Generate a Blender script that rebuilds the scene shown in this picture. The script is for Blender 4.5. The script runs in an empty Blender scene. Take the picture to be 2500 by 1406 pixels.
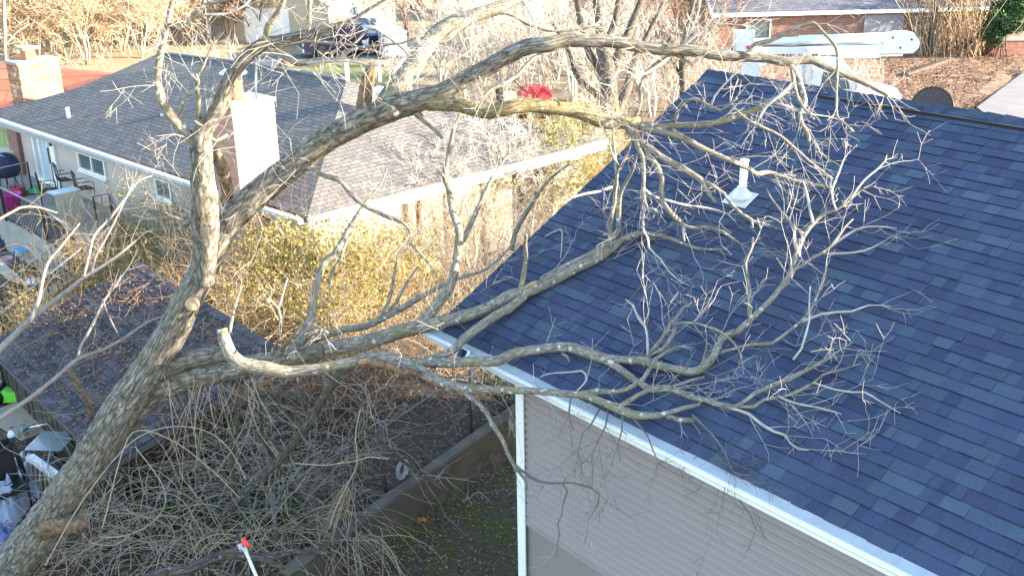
import bpy, bmesh, math, random
import numpy as np
from mathutils import Vector, Matrix, noise as mnoise

# ------------------------------------------------------------------ camera, world, sun, exposure
S = bpy.context.scene
COL = S.collection
CAMH = 9.5
FPX = 2620.0
_th, _ro = math.radians(21.0), math.radians(1.0)
_c, _s, _cr, _sr = math.cos(_th), math.sin(_th), math.cos(_ro), math.sin(_ro)
_X = np.array([1, 0, 0.]); _U = np.array([0, _s, _c]); FWD = np.array([0, _c, -_s])
RGT = _cr*_X - _sr*_U
UPV = _sr*_X + _cr*_U
CAM = np.array([0, 0, CAMH])
cam_d = bpy.data.cameras.new('camera'); cam = bpy.data.objects.new('camera', cam_d); COL.objects.link(cam)
cam_d.sensor_fit = 'HORIZONTAL'; cam_d.sensor_width = 36.0; cam_d.lens = 36.0*FPX/2500.0
cam_d.clip_end = 900; cam_d.clip_start = 0.05
M = Matrix(((RGT[0], UPV[0], -FWD[0], 0), (RGT[1], UPV[1], -FWD[1], 0), (RGT[2], UPV[2], -FWD[2], CAMH), (0, 0, 0, 1)))
cam.matrix_world = M
S.camera = cam

SUN_EL, SUN_AZ = math.radians(15.0), math.radians(98.0)      # azimuth clockwise from +Y
SKY_STRENGTH, SUN_STRENGTH, EXPOSURE = 0.14, 5.0, 2.72
w = bpy.data.worlds.new('World'); S.world = w; w.use_nodes = True
nt = w.node_tree; bg = nt.nodes['Background']
sky = nt.nodes.new('ShaderNodeTexSky'); sky.sky_type = 'NISHITA'; sky.sun_disc = False
sky.sun_elevation = SUN_EL; sky.sun_rotation = SUN_AZ; sky.altitude = 100; sky.air_density = 1.0; sky.dust_density = 0.6; sky.ozone_density = 1.0
nt.links.new(sky.outputs[0], bg.inputs[0]); bg.inputs[1].default_value = SKY_STRENGTH
sd = bpy.data.lights.new('sun', 'SUN'); so = bpy.data.objects.new('sun', sd); COL.objects.link(so)
sd.energy = SUN_STRENGTH; sd.angle = math.radians(0.5); sd.color = (1.0, 0.85, 0.66)
sv = Vector((math.sin(SUN_AZ)*math.cos(SUN_EL), math.cos(SUN_AZ)*math.cos(SUN_EL), math.sin(SUN_EL)))
so.rotation_euler = sv.to_track_quat('Z', 'Y').to_euler(); so.location = (30, 5, 30)
S.view_settings.view_transform = 'Standard'; S.view_settings.look = 'None'
S.view_settings.exposure = EXPOSURE; S.view_settings.gamma = 1.0; S.view_settings.use_curve_mapping = False

# ------------------------------------------------------------------ pixel helpers (photo is 2500 x 1406)
def ray(x, y): return FWD + (x-1250)/FPX*RGT - (y-703)/FPX*UPV
def at(x, y, z):
    r = ray(x, y); return CAM + r*((z-CAMH)/r[2])
def atd(x, y, d): return CAM + ray(x, y)*d
def onpl(x, y, p0, nn):
    r = ray(x, y); return CAM + r*(np.dot(p0-CAM, nn)/np.dot(r, nn))
def nrm(a): a = np.asarray(a, float); return a/np.linalg.norm(a)
def proj(p):
    q = np.asarray(p)-CAM; d = q@FWD
    return 1250+FPX*(q@RGT)/d, 703-FPX*(q@UPV)/d, d
Z = np.array([0, 0, 1.0])
RNG = random.Random(7); NR = np.random.default_rng(7)

# ------------------------------------------------------------------ tagging
def tag(o, label=None, cat=None, group=None, kind=None):
    if label: o['label'] = label
    if cat: o['category'] = cat
    if group: o['group'] = group
    if kind: o['kind'] = kind
    return o
def thing(name, label, cat, loc=(0, 0, 0), rz=0.0, group=None):
    o = bpy.data.objects.new(name, None); COL.objects.link(o); o.empty_display_size = 0.2
    o.location = tuple(float(v) for v in loc); o.rotation_euler = (0, 0, rz)
    return tag(o, label, cat, group)
def copy_tree(o, parent=None):
    c = o.copy(); COL.objects.link(c); c.parent = parent
    for ch in [k for k in bpy.data.objects if k.parent == o]: copy_tree(ch, c)
    return c

# ------------------------------------------------------------------ mesh builder
class MB:
    def __init__(s): s.v = []; s.f = []; s.uv = []; s.col = []; s.n = 0; s.smooth = []
    def add(s, verts, faces, uvs=None, col=None, smooth=False):
        b = s.n; s.v.append(np.asarray(verts, float)); s.n += len(verts)
        for i, fc in enumerate(faces):
            s.f.append([b+int(k) for k in fc]); s.smooth.append(smooth)
            s.uv.append(uvs[i] if uvs is not None else None)
            s.col.append(col)
        return s
    def quad(s, a, b, c, d, col=None, uv=None): return s.add([a, b, c, d], [(0, 1, 2, 3)], [uv] if uv else None, col)
    def poly(s, pts, ax=None, ay=None, o=None, col=None):
        pts = [np.asarray(p, float) for p in pts]
        uv = None
        if ax is not None:
            o = pts[0] if o is None else o
            uv = [[(float(np.dot(p-o, ax)), float(np.dot(p-o, ay))) for p in pts]]
        return s.add(pts, [tuple(range(len(pts)))], uv, col)
    def box(s, c, sx, sy, sz, ax=(1, 0, 0), ay=(0, 1, 0), az=(0, 0, 1), col=None, bev=0.0):
        c = np.asarray(c, float); ax, ay, az = np.asarray(ax, float), np.asarray(ay, float), np.asarray(az, float)
        hx, hy, hz = sx/2, sy/2, sz/2
        if bev <= 0:
            vs = [c+ax*i*hx+ay*j*hy+az*k*hz for k in (-1, 1) for j in (-1, 1) for i in (-1, 1)]
            fs = [(0, 2, 3, 1), (4, 5, 7, 6), (0, 1, 5, 4), (2, 6, 7, 3), (0, 4, 6, 2), (1, 3, 7, 5)]
            uvd = [(sx, sy), (sx, sy), (sx, sz), (sx, sz), (sy, sz), (sy, sz)]
            uvs = []
            for q, fc in enumerate(fs):
                l = []
                for k in fc:
                    i, j, kk = (k & 1), (k >> 1) & 1, (k >> 2) & 1
                    l.append((i*sx, j*sy) if q < 2 else ((i*sx, kk*sz) if q < 4 else (j*sy, kk*sz)))
                uvs.append(l)
            return s.add(vs, fs, uvs, col)
        b = min(bev, hx*.99, hy*.99, hz*.99)
        bm = bmesh.new(); bmesh.ops.create_cube(bm, size=1.0)
        for v in bm.verts: v.co = (v.co.x*sx, v.co.y*sy, v.co.z*sz)
        bmesh.ops.bevel(bm, geom=list(bm.edges), offset=b, segments=2, affect='EDGES', profile=0.6)
        bm.verts.ensure_lookup_table(); bm.verts.index_update()
        vs = [c+ax*v.co.x+ay*v.co.y+az*v.co.z for v in bm.verts]
        fs = [[v.index for v in f.verts] for f in bm.faces]; bm.free()
        return s.add(vs, fs, None, col)
    def beam(s, a, b, wx, wy, col=None, up=Z):
        a, b = np.asarray(a, float), np.asarray(b, float); d = b-a; L = np.linalg.norm(d); d = d/L
        u = up if abs(np.dot(d, up)) < .98 else np.array([1, 0, 0.])
        x = nrm(np.cross(d, u)); y = np.cross(x, d)
        return s.box((a+b)/2, wx, L, wy, x, d, y, col)
    def extrude(s, prof, o, ax, ay, ad, L, col=None, cap=True):
        o = np.asarray(o, float); n = len(prof)
        v = [o+ax*p+ay*q for p, q in prof] + [o+ad*L+ax*p+ay*q for p, q in prof]
        f = [(i, (i+1) % n, n+(i+1) % n, n+i) for i in range(n)]
        if cap: f += [tuple(range(n-1, -1, -1)), tuple(range(n, 2*n))]
        return s.add(v, f, None, col)
    def tube(s, pts, rad, sides=6, cap=True, disp=None, col=None, smooth=True):
        P = np.asarray(pts, float); n = len(P)
        R = np.broadcast_to(np.asarray(rad, float), (n,))
        T = np.gradient(P, axis=0); T /= (np.linalg.norm(T, axis=1, keepdims=True)+1e-9)
        a = np.array([0, 0, 1.]) if abs(T[0][2]) < .9 else np.array([1, 0, 0.])
        Nn = np.zeros_like(P); b = np.cross(T[0], a); b /= np.linalg.norm(b); Nn[0] = b
        for i in range(1, n):
            q = Nn[i-1]-T[i]*np.dot(Nn[i-1], T[i]); Nn[i] = q/(np.linalg.norm(q)+1e-9)
        B = np.cross(T, Nn)
        ang = np.arange(sides)*2*np.pi/sides
        ca, sa = np.cos(ang), np.sin(ang)
        RR = np.repeat(R[:, None], sides, 1)
        L = np.concatenate([[0], np.cumsum(np.linalg.norm(np.diff(P, axis=0), axis=1))])
        if disp is not None: RR = RR*(1+disp(L, ang, R))
        V = P[:, None, :]+RR[:, :, None]*(ca[None, :, None]*Nn[:, None, :]+sa[None, :, None]*B[:, None, :])
        V = V.reshape(-1, 3); F = []; UV = []
        rm = float(R.mean())*2*np.pi
        for i in range(n-1):
            for j in range(sides):
                k = (j+1) % sides
                F.append((i*sides+j, i*sides+k, (i+1)*sides+k, (i+1)*sides+j))
                u0, u1 = j/sides*rm, (j+1)/sides*rm
                UV.append([(u0, L[i]), (u1, L[i]), (u1, L[i+1]), (u0, L[i+1])])
        if cap:
            F.append(tuple(range(sides-1, -1, -1))); UV.append([(0, 0)]*sides)
            F.append(tuple((n-1)*sides+j for j in range(sides))); UV.append([(0, 0)]*sides)
        return s.add(V, F, UV, col, smooth)
    def build(s, name, mat, parent=None, loc=None):
        me = bpy.data.meshes.new(name)
        V = np.concatenate(s.v) if s.v else np.zeros((0, 3))
        if loc is not None: V = V-np.asarray(loc)
        me.from_pydata(V.tolist(), [], s.f)
        if any(u is not None for u in s.uv):
            l = me.uv_layers.new(name='UVMap'); flat = []
            for fc, u in zip(s.f, s.uv):
                flat += [c for p in (u if u is not None else [(0, 0)]*len(fc)) for c in p]
            l.data.foreach_set('uv', flat)
        if any(c is not None for c in s.col):
            a = me.color_attributes.new('col', 'FLOAT_COLOR', 'CORNER'); flat = []
            for fc, c in zip(s.f, s.col):
                c = c if c is not None else (1, 1, 1)
                flat += [c[0], c[1], c[2], 1.0]*len(fc)
            a.data.foreach_set('color', flat)
        me.polygons.foreach_set('use_smooth', s.smooth)
        if mat is not None: me.materials.append(mat)
        me.update()
        o = bpy.data.objects.new(name, me); COL.objects.link(o)
        if parent is not None:
            o.parent = parent
            o.matrix_parent_inverse = Matrix.Identity(4)
        if loc is not None: o.location = tuple(float(v) for v in loc)
        return o
    def under(s, name, mat, root):      # mesh given in world space, parented to an (unrotated) Empty
        b = root
        off = np.zeros(3)
        while b is not None: off += np.array(b.location); b = b.parent
        me = s.build(name, mat, root)
        for v in me.data.vertices: v.co = (v.co.x-off[0], v.co.y-off[1], v.co.z-off[2])
        me.data.update()
        return me
def lathe(mb, prof, c, n=16, ax=Z, col=None, smooth=True):
    c = np.asarray(c, float); ax = nrm(ax); t = np.array([1, 0, 0.]) if abs(ax[0]) < .9 else np.array([0, 1, 0.])
    u = nrm(np.cross(ax, t)); v = np.cross(ax, u); V = []; F = []
    for r, h in prof:
        for j in range(n):
            a = 2*math.pi*j/n; V.append(c+ax*h+(u*math.cos(a)+v*math.sin(a))*r)
    for i in range(len(prof)-1):
        for j in range(n):
            k = (j+1) % n; F.append((i*n+j, i*n+k, (i+1)*n+k, (i+1)*n+j))
    F.append(tuple(range(n-1, -1, -1))); F.append(tuple((len(prof)-1)*n+j for j in range(n)))
    mb.add(V, F, None, col, smooth)
def crspline(P, step):
    P = np.asarray(P, float); n = len(P)
    if n < 3:
        k = max(2, int(np.linalg.norm(P[-1][:3]-P[0][:3])/step)+1); t = np.linspace(0, 1, k)[:, None]; return P[0]*(1-t)+P[-1]*t
    out = []
    for i in range(n-1):
        p0, p1, p2, p3 = P[max(i-1, 0)], P[i], P[i+1], P[min(i+2, n-1)]
        k = max(1, int(np.linalg.norm(p2[:3]-p1[:3])/step))
        for t in np.arange(k)/k:
            out.append(.5*((2*p1)+(-p0+p2)*t+(2*p0-5*p1+4*p2-p3)*t*t+(-p0+3*p1-3*p2+p3)*t**3))
    out.append(P[-1]); return np.array(out)

# ------------------------------------------------------------------ materials
class NB:
    def __init__(s, name):
        s.m = bpy.data.materials.new(name); s.m.use_nodes = True; s.t = s.m.node_tree; s.N = s.t.nodes; s.L = s.t.links
        s.b = s.N['Principled BSDF']
    def n(s, typ, **kw):
        o = s.N.new(typ)
        for k, v in kw.items(): setattr(o, k, v)
        return o
    def link(s, a, b): s.L.new(a, b)
    def val(s, sock, v):
        if hasattr(v, 'is_linked') or isinstance(v, bpy.types.NodeSocket): s.link(v, sock)
        else: sock.default_value = v
    def coord(s, kind='Object', scale=(1, 1, 1)):
        tc = s.n('ShaderNodeTexCoord'); mp = s.n('ShaderNodeMapping'); mp.inputs['Scale'].default_value = scale
        s.link(tc.outputs[kind], mp.inputs['Vector']); return mp.outputs[0]
    def noise(s, vec, scale, detail=4, rough=.55, dist=0):
        o = s.n('ShaderNodeTexNoise'); s.link(vec, o.inputs['Vector']); o.inputs['Scale'].default_value = scale
        o.inputs['Detail'].default_value = detail; o.inputs['Roughness'].default_value = rough; o.inputs['Distortion'].default_value = dist
        return o.outputs['Fac']
    def voro(s, vec, scale, feature='F1', out='Distance', rand=1.0):
        o = s.n('ShaderNodeTexVoronoi'); o.feature = feature; s.link(vec, o.inputs['Vector']); o.inputs['Scale'].default_value = scale
        o.inputs['Randomness'].default_value = rand; return o.outputs[out]
    def ramp(s, fac, stops):
        o = s.n('ShaderNodeValToRGB'); s.link(fac, o.inputs[0]); e = o.color_ramp.elements
        while len(e) < len(stops): e.new(0.5)
        for q, (p, c) in zip(e, stops):
            q.position = p; q.color = (c, c, c, 1) if isinstance(c, (int, float)) else (*c, 1)
        return o.outputs[0]
    def mix(s, fac, a, b, mode='MIX'):
        o = s.n('ShaderNodeMix', data_type='RGBA', blend_type=mode)
        s.val(o.inputs[0], fac)
        s.val(o.inputs[6], a if not isinstance(a, tuple) else (*a, 1)); s.val(o.inputs[7], b if not isinstance(b, tuple) else (*b, 1))
        return o.outputs[2]
    def math(s, op, a, b=0.0):
        o = s.n('ShaderNodeMath', operation=op); s.val(o.inputs[0], a); s.val(o.inputs[1], b); return o.outputs[0]
    def bump(s, h, strength=.5, dist=.01):
        o = s.n('ShaderNodeBump'); o.inputs['Strength'].default_value = strength; o.inputs['Distance'].default_value = dist
        s.link(h, o.inputs['Height']); s.link(o.outputs[0], s.b.inputs['Normal'])
    def base(s, c, rough=.8, spec=.3, metal=0):
        s.val(s.b.inputs['Base Color'], c if not isinstance(c, tuple) else (*c, 1)); s.val(s.b.inputs['Roughness'], rough)
        s.b.inputs['Specular IOR Level'].default_value = spec; s.b.inputs['Metallic'].default_value = metal
        return s.m
def simple(name, c, rough=.7, var=.18, scale=6., spec=.3, bump=0.0, fine=60., metal=0.0):
    b = NB(name); v = b.coord(); n = b.noise(v, scale, 5); n2 = b.noise(v, fine, 3)
    f = b.math('ADD', b.math('MULTIPLY', n, .7), b.math('MULTIPLY', n2, .3))
    lo = tuple(x*(1-var) for x in c); hi = tuple(min(1, x*(1+var)) for x in c)
    if bump: b.bump(n2, bump, .004)
    return b.base(b.ramp(f, [(.3, lo), (.7, hi)]), rough, spec, metal)
def leafmat(name, cols, rough=.6, trans=0.25):
    b = NB(name); g = b.n('ShaderNodeNewGeometry')
    n = len(cols); c = b.ramp(g.outputs['Random Per Island'], [(i/(n-1), cols[i]) for i in range(n)])
    b.base(c, rough, .25)
    if trans:
        tr = b.n('ShaderNodeBsdfTranslucent'); mx = b.n('ShaderNodeMixShader'); mx.inputs[0].default_value = trans
        b.link(c, tr.inputs[0]); b.link(b.b.outputs[0], mx.inputs[1]); b.link(tr.outputs[0], mx.inputs[2])
        b.link(mx.outputs[0], b.N['Material Output'].inputs[0])
    return b.m
def barkmat(name, dark, mid, light, lichen=.5, scale=1.0, moss=.3):
    b = NB(name); uv = b.coord('UV', (24*scale, 4.6*scale, 1)); ob = b.coord()
    wob = b.noise(ob, 9*scale, 4)
    nz = b.n('ShaderNodeTexNoise'); b.link(uv, nz.inputs['Vector']); nz.inputs['Scale'].default_value = 1.6; nz.inputs['Detail'].default_value = 5
    mv = b.n('ShaderNodeMix', data_type='VECTOR'); mv.inputs[0].default_value = .38; b.link(uv, mv.inputs[4]); b.link(nz.outputs['Color'], mv.inputs[5])
    ed = b.voro(mv.outputs[1], 1.5, 'DISTANCE_TO_EDGE'); ed2 = b.math('ABSOLUTE', b.math('SUBTRACT', b.noise(uv, 1.1, 6, .7, .4), .5))
    fine = b.noise(ob, 70*scale, 3, .6)
    rid = b.math('ADD', b.math('ADD', b.math('MULTIPLY', ed, .45), b.math('MULTIPLY', ed2, 1.1)), b.math('MULTIPLY', b.math('SUBTRACT', fine, .5), .12))
    c = b.ramp(rid, [(0.0, dark), (.12, mid), (.30, light)])
    c = b.mix(b.ramp(wob, [(.35, 0.0), (.7, 1.0)]), c, b.mix(1.0, c, (.80, .77, .72), 'MULTIPLY'))
    if moss:
        ms = b.ramp(b.noise(ob, 2.3, 5, .6), [(.52, 0.0), (.66, moss)])
        c = b.mix(ms, c, (.19, .17, .06))
    if lichen:
        vo = b.voro(ob, 10, 'F1'); nm = b.noise(ob, 1.7, 2); nm2 = b.noise(ob, 60, 2)
        d = b.math('ADD', vo, b.math('MULTIPLY', nm2, .18))
        sp = b.math('MULTIPLY', b.ramp(d, [(.26, 1.0), (.33, 0.0)]), b.ramp(nm, [(.42, 0.0), (.54, lichen)]))
        c = b.mix(sp, c, (.47, .50, .46))
        vo2 = b.voro(ob, 55, 'F1'); sp2 = b.math('MULTIPLY', b.ramp(vo2, [(.2, 1.0), (.3, 0.0)]), b.ramp(b.noise(ob, 4, 2), [(.5, 0.0), (.62, .6*lichen)]))
        c = b.mix(sp2, c, (.55, .55, .48))
    b.bump(b.math('ADD', rid, b.math('MULTIPLY', fine, .3)), .35, .012)
    return b.base(c, .92, .15)
def brickmat(name, c1, c2, mortar, bw, bh, ms=.01, bump=.4, rough=.9, offset=.5, nvar=.35, bias=0.0):
    b = NB(name); uv = b.coord('UV'); br = b.n('ShaderNodeTexBrick'); br.offset = offset
    b.link(uv, br.inputs['Vector']); br.inputs['Color1'].default_value = (*c1, 1); br.inputs['Color2'].default_value = (*c2, 1)
    br.inputs['Mortar'].default_value = (*mortar, 1); br.inputs['Scale'].default_value = 1.0
    br.inputs['Brick Width'].default_value = bw; br.inputs['Row Height'].default_value = bh; br.inputs['Mortar Size'].default_value = ms
    br.inputs['Mortar Smooth'].default_value = .15; br.inputs['Bias'].default_value = bias
    ob = b.coord(); n = b.noise(ob, 3.5, 5); n2 = b.noise(ob, 70, 2)
    f = b.math('ADD', b.math('MULTIPLY', n, .65), b.math('MULTIPLY', n2, .35))
    c = b.mix(1.0, br.outputs['Color'], b.ramp(f, [(.3, 1-nvar), (.7, 1+nvar*.4)]), 'MULTIPLY')
    b.bump(b.math('SUBTRACT', b.math('MULTIPLY', n2, .3), br.outputs['Fac']), bump, .01)
    return b.base(c, rough, .15)

# ------------------------------------------------------------------ shared materials
M_white = simple('white_paint', (.78, .79, .78), .45, .05, 3)
M_vinylw = simple('white_vinyl', (.74, .77, .78), .35, .05, 2, .4)
M_guard = simple('gutter_guard', (.34, .37, .39), .5, .12, 9, .4, 0, 200)
M_siding = simple('taupe_vinyl_siding', (.265, .232, .232), .55, .04, 1.2, .3, 0, 40)
M_skirt = simple('taupe_skirt', (.215, .19, .185), .8, .05, 1.5, .2, .1, 60)
M_black = simple('black_iron', (.012, .012, .014), .5, .3, 20)
M_dark = simple('dark_plastic', (.02, .02, .024), .5, .3, 10)
M_glass = simple('window_glass', (.10, .13, .14), .12, .3, 2, .6)
M_conc = simple('concrete', (.30, .28, .25), .92, .22, 2.2, .2, .5, 35)
M_concdark = simple('stained_concrete', (.085, .07, .056), .95, .4, 1.3, .15, .7, 30)
M_stucco = simple('beige_stucco', (.47, .395, .36), .9, .06, 1.0, .2, .2, 80)
M_cream = simple('cream_board', (.46, .39, .28), .8, .08, 1.2)
M_wood = simple('weathered_board', (.30, .26, .20), .85, .25, 5, .2, .4, 40)
M_darkwood = simple('dark_weathered_wood', (.055, .047, .042), .9, .45, 7, .15, .6, 40)
M_chrome = simple('grey_metal', (.42, .44, .46), .35, .1, 6, .5, metal=.5)
M_clay = simple('terracotta', (.50, .16, .07), .8, .15, 8)
M_tyre = simple('tyre_rubber', (.02, .02, .02), .8, .3, 20)
def shinglemat():
    b = NB('asphalt_shingle'); a = b.n('ShaderNodeAttribute'); a.attribute_name = 'col'; ob = b.coord()
    gr = b.noise(ob, 230, 3, .7); big = b.noise(ob, .9, 4)
    c = b.mix(1.0, a.outputs['Color'], b.ramp(gr, [(.30, .45), (.52, 1.0), (.72, 1.75)]), 'MULTIPLY')
    c = b.mix(1.0, c, b.ramp(big, [(.3, .88), (.7, 1.12)]), 'MULTIPLY')
    b.bump(gr, .5, .003); return b.base(c, .95, .12)
M_shing = shinglemat()
M_cap = M_shing

# ------------------------------------------------------------------ ground (one sheet)
W0 = np.array([-2.35, 13.45]); W1 = np.array([.03, 16.96]); WT = nrm(W1-W0); WN = np.array([-WT[1], WT[0]])
def ss(a, b, x): t = min(1, max(0, (x-a)/(b-a))); return t*t*(3-2*t)
def hgt(x, y):
    sd = (x-W0[0])*WN[0]+(y-W0[1])*WN[1]
    h = .50*ss(.02, .12, sd)
    if y > 17: h *= 1-.85*ss(17, 23, y)
    h -= .55*ss(-6, -11, x)*ss(18.5, 23, y)*(1-ss(40, 60, y))
    n = mnoise.noise(Vector((x*.55, y*.55, 3.1)))*.05+mnoise.noise(Vector((x*1.9, y*1.9, 1.1)))*.025
    return h+n*(1 if sd > .1 or y > 20 else .6)
def build_ground():
    xs = np.concatenate([np.arange(-230, -26, 12), np.arange(-26, 26, .3), np.arange(26, 240, 10)])
    ys = np.concatenate([np.arange(-20, 4, 4), np.arange(4, 44, .3), np.arange(44, 420, 9)])
    V = []; C = []
    for y in ys:
        for x in xs:
            V.append((x, y, hgt(x, y)))
            sd = (x-W0[0])*WN[0]+(y-W0[1])*WN[1]
            lawn = 1-ss(-.1, .3, sd) if y < 19 else 0
            leaf = ss(30, 45, y)*ss(2, 12, x)
            straw = ss(34, 44, y)*(1-ss(-6, 8, x))
            C.append((lawn, leaf, straw))
    nx = len(xs); F = [(j*nx+i, j*nx+i+1, (j+1)*nx+i+1, (j+1)*nx+i) for j in range(len(ys)-1) for i in range(nx-1)]
    me = bpy.data.meshes.new('ground'); me.from_pydata(V, [], F)
    a = me.color_attributes.new('zone', 'FLOAT_COLOR', 'POINT')
    a.data.foreach_set('color', [k for c in C for k in (*c, 1.0)])
    me.polygons.foreach_set('use_smooth', [True]*len(F))
    b = NB('ground_soil'); ob = b.coord(); at_ = b.n('ShaderNodeAttribute'); at_.attribute_name = 'zone'
    sp = b.n('ShaderNodeSeparateColor'); b.link(at_.outputs['Color'], sp.inputs[0])
    n1 = b.noise(ob, 1.1, 6, .6); n2 = b.noise(ob, 9, 5, .65); n3 = b.noise(ob, 45, 3, .6)
    soil = b.ramp(n2, [(.3, (.045, .036, .028)), (.55, (.10, .08, .06)), (.75, (.16, .12, .085))])
    grass = b.ramp(n3, [(.3, (.045, .05, .018)), (.55, (.085, .088, .03)), (.75, (.14, .12, .06))])
    gm = b.ramp(b.math('ADD', b.math('MULTIPLY', n1, .7), b.math('MULTIPLY', n2, .3)), [(.42, 0.0), (.56, 1.0)])
    lawn = b.mix(gm, soil, grass)
    vor = b.voro(ob, 7, 'F1', 'Color'); sv_ = b.n('ShaderNodeSeparateColor'); b.link(vor, sv_.inputs[0])
    leaf = b.ramp(sv_.outputs[0], [(0.0, (.16, .09, .055)), (.4, (.30, .19, .13)), (.75, (.40, .25, .16)), (1.0, (.48, .33, .22))])
    leaf = b.mix(b.ramp(n1, [(.40, 0.0), (.55, .75)]), b.mix(.6, leaf, (.12, .085, .07)), leaf)
    straw = b.ramp(n2, [(.3, (.24, .18, .11)), (.5, (.36, .28, .18)), (.7, (.30, .25, .14))])
    c = b.mix(sp.outputs[0], soil, lawn); c = b.mix(sp.outputs[1], c, leaf); c = b.mix(sp.outputs[2], c, straw)
    b.bump(b.math('ADD', n3, b.math('MULTIPLY', n2, .8)), .9, .03)
    me.materials.append(b.base(c, .97, .1))
    o = bpy.data.objects.new('ground', me); COL.objects.link(o); tag(o, kind='structure')
build_ground()
def sheet(name, pts, mat, z=.012):
    mb = MB(); P = [np.array([p[0], p[1], z]) for p in pts]; mb.poly(P); o = mb.build(name, mat); tag(o, kind='structure'); return o
M_asph = simple('asphalt', (.15, .15, .16), .9, .15, 3, .2, .4, 60)
M_drive = simple('driveway_concrete', (.20, .19, .185), .9, .15, 1.2, .2, .3, 40)
sheet('driveway', [at(2384, 268, 0), at(2500, 180, 0), (60, 75), (60, 30), (14, 30), (19, 40)], M_drive, .10)
sheet('road', [at(560, 176, 0), at(840, 152, 0), at(1010, 140, 0), at(1400, 112, 0), at(1400, 100, 0), at(900, 128, 0), at(520, 150, 0)], M_asph, .11)
sheet('lawn_strip', [at(600, 205, 0), at(900, 235, 0), at(1000, 190, 0), at(930, 160, 0), at(760, 160, 0)], simple('pale_grass', (.17, .17, .08), .95, .35, 1.5, .1, .6, 20), .08)

# ------------------------------------------------------------------ navy-roofed house
ZE = 4.5
P0 = at(1060, 800, ZE); _E2 = at(2290, 1406, ZE); E = nrm(_E2-P0); N = np.array([-E[1], E[0], 0])
_r = ray(1730, 172); Q0 = CAM+_r*(np.dot(P0-CAM, E)/np.dot(_r, E))
HALF = float(np.dot(Q0-P0, N)); RISE = float(Q0[2]-P0[2]); UPR = nrm(Q0-P0); RAKE = float(np.linalg.norm(Q0-P0))
RN = np.cross(E, UPR); RN = RN if RN[2] > 0 else -RN
UPB = nrm(N*HALF-Z*RISE)                     # down the far slope
HL = 13.0                                    # length of the house along the eave
def roofpt(s, v, h=0.0): return P0+E*s+UPR*v+RN*h
def roofdepth(x, y, h=0.0):
    p = onpl(x, y, P0+RN*h, RN); return float((p-CAM)@FWD)
house = thing('house', 'house with new navy blue asphalt shingle roof and taupe siding under the fallen tree', 'house', P0-Z*ZE+E*5+N*4)
def shingle_slope():
    mb = MB(); R = random.Random(11)
    pal = [(.049, .063, .106), (.053, .068, .111), (.051, .064, .112), (.044, .056, .098), (.066, .090, .130), (.059, .079, .122), (.050, .061, .111), (.055, .072, .115)]
    ex = RAKE/39
    for r in range(39):
        v0, v1 = r*ex, min(RAKE, (r+1)*ex+.03)
        s = -R.uniform(0, .3)
        while s < HL:
            wd = R.choice((.08, .10, .13, .16, .19, .22, .26, .32)); a, b = max(0, s), min(HL, s+wd); s += wd
            if b <= a: continue
            c0 = R.choice(pal); k = R.uniform(.9, 1.1); c = tuple(q*k for q in c0)
            thick = .012 if R.random() < .5 else .006
            j = R.uniform(-.003, .003); h1 = .0015
            A, B, Cc, D = roofpt(a, v0+j, thick), roofpt(b, v0+j, thick), roofpt(b, v1, h1), roofpt(a, v1, h1)
            vm = v0+(v1-v0)*.74
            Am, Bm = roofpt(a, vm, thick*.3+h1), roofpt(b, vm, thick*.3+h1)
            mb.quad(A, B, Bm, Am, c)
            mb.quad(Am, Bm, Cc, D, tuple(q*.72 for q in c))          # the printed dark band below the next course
            e0, e1 = roofpt(a, v0+j, -.002), roofpt(b, v0+j, -.002)
            mb.quad(e0, e1, B, A, (.008, .011, .02))
            l0, l1 = roofpt(a, v0+j, -.002), roofpt(a, vm, -.002)
            mb.quad(l1, l0, A, Am, (.010, .014, .026)); mb.quad(roofpt(b, v0+j, -.002), roofpt(b, vm, -.002), Bm, B, (.010, .014, .026))
    # deck under the shingles and the far slope
    q = [roofpt(0, 0, -.004), roofpt(HL, 0, -.004), roofpt(HL, RAKE, -.004), roofpt(0, RAKE, -.004)]
    mb.poly(q, col=(.012, .018, .034))
    f = [roofpt(0, RAKE, -.004), roofpt(HL, RAKE, -.004), roofpt(HL, RAKE, -.004)+UPB*RAKE, roofpt(0, RAKE, -.004)+UPB*RAKE]
    mb.poly(f, col=(.03, .05, .11))
    return mb
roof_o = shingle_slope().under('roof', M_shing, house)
mb = MB(); R = random.Random(5)
s = 0.0
while s < HL:                                # ridge caps, bent over the ridge
    a, b = s, s+.225; c = R.choice([(.050, .064, .094), (.060, .076, .104), (.046, .058, .088), (.055, .069, .098)])
    hz0, hz1 = .018, .004
    for d in (-UPR, UPB):
        p = [roofpt(a-.015, RAKE)+Z*hz0, roofpt(b, RAKE)+Z*hz1, roofpt(b, RAKE)+Z*(hz1-.012)+d*.16, roofpt(a-.015, RAKE)+Z*hz0-Z*.012+d*.16]
        mb.poly(p, col=c); mb.quad(p[3], p[2], p[2]-Z*.012, p[3]-Z*.012, (.01, .014, .024))
        mb.quad(p[0], p[3], p[3]-Z*.012, p[0]-Z*.012, (.01, .014, .026))
    s += .21
mb.under('ridge_cap', M_cap, roof_o)
mb = MB()
for d, nn in ((-UPR, 1), (UPB, 1)):
    mb.beam(roofpt(1.9, RAKE)+d*.185+Z*.012, roofpt(HL, RAKE)+d*.185+Z*.012, .055, .034, up=Z)
mb.under('ridge_vent', simple('ridge_vent_black', (.008, .008, .010), .6, .4, 60), roof_o)
mb = MB(); mb.tube([roofpt(s_, RAKE)-UPR*.20+Z*(.034+.004*math.sin(s_*9)) for s_ in np.arange(1.9, HL, .12)], .007, 5)
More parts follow.
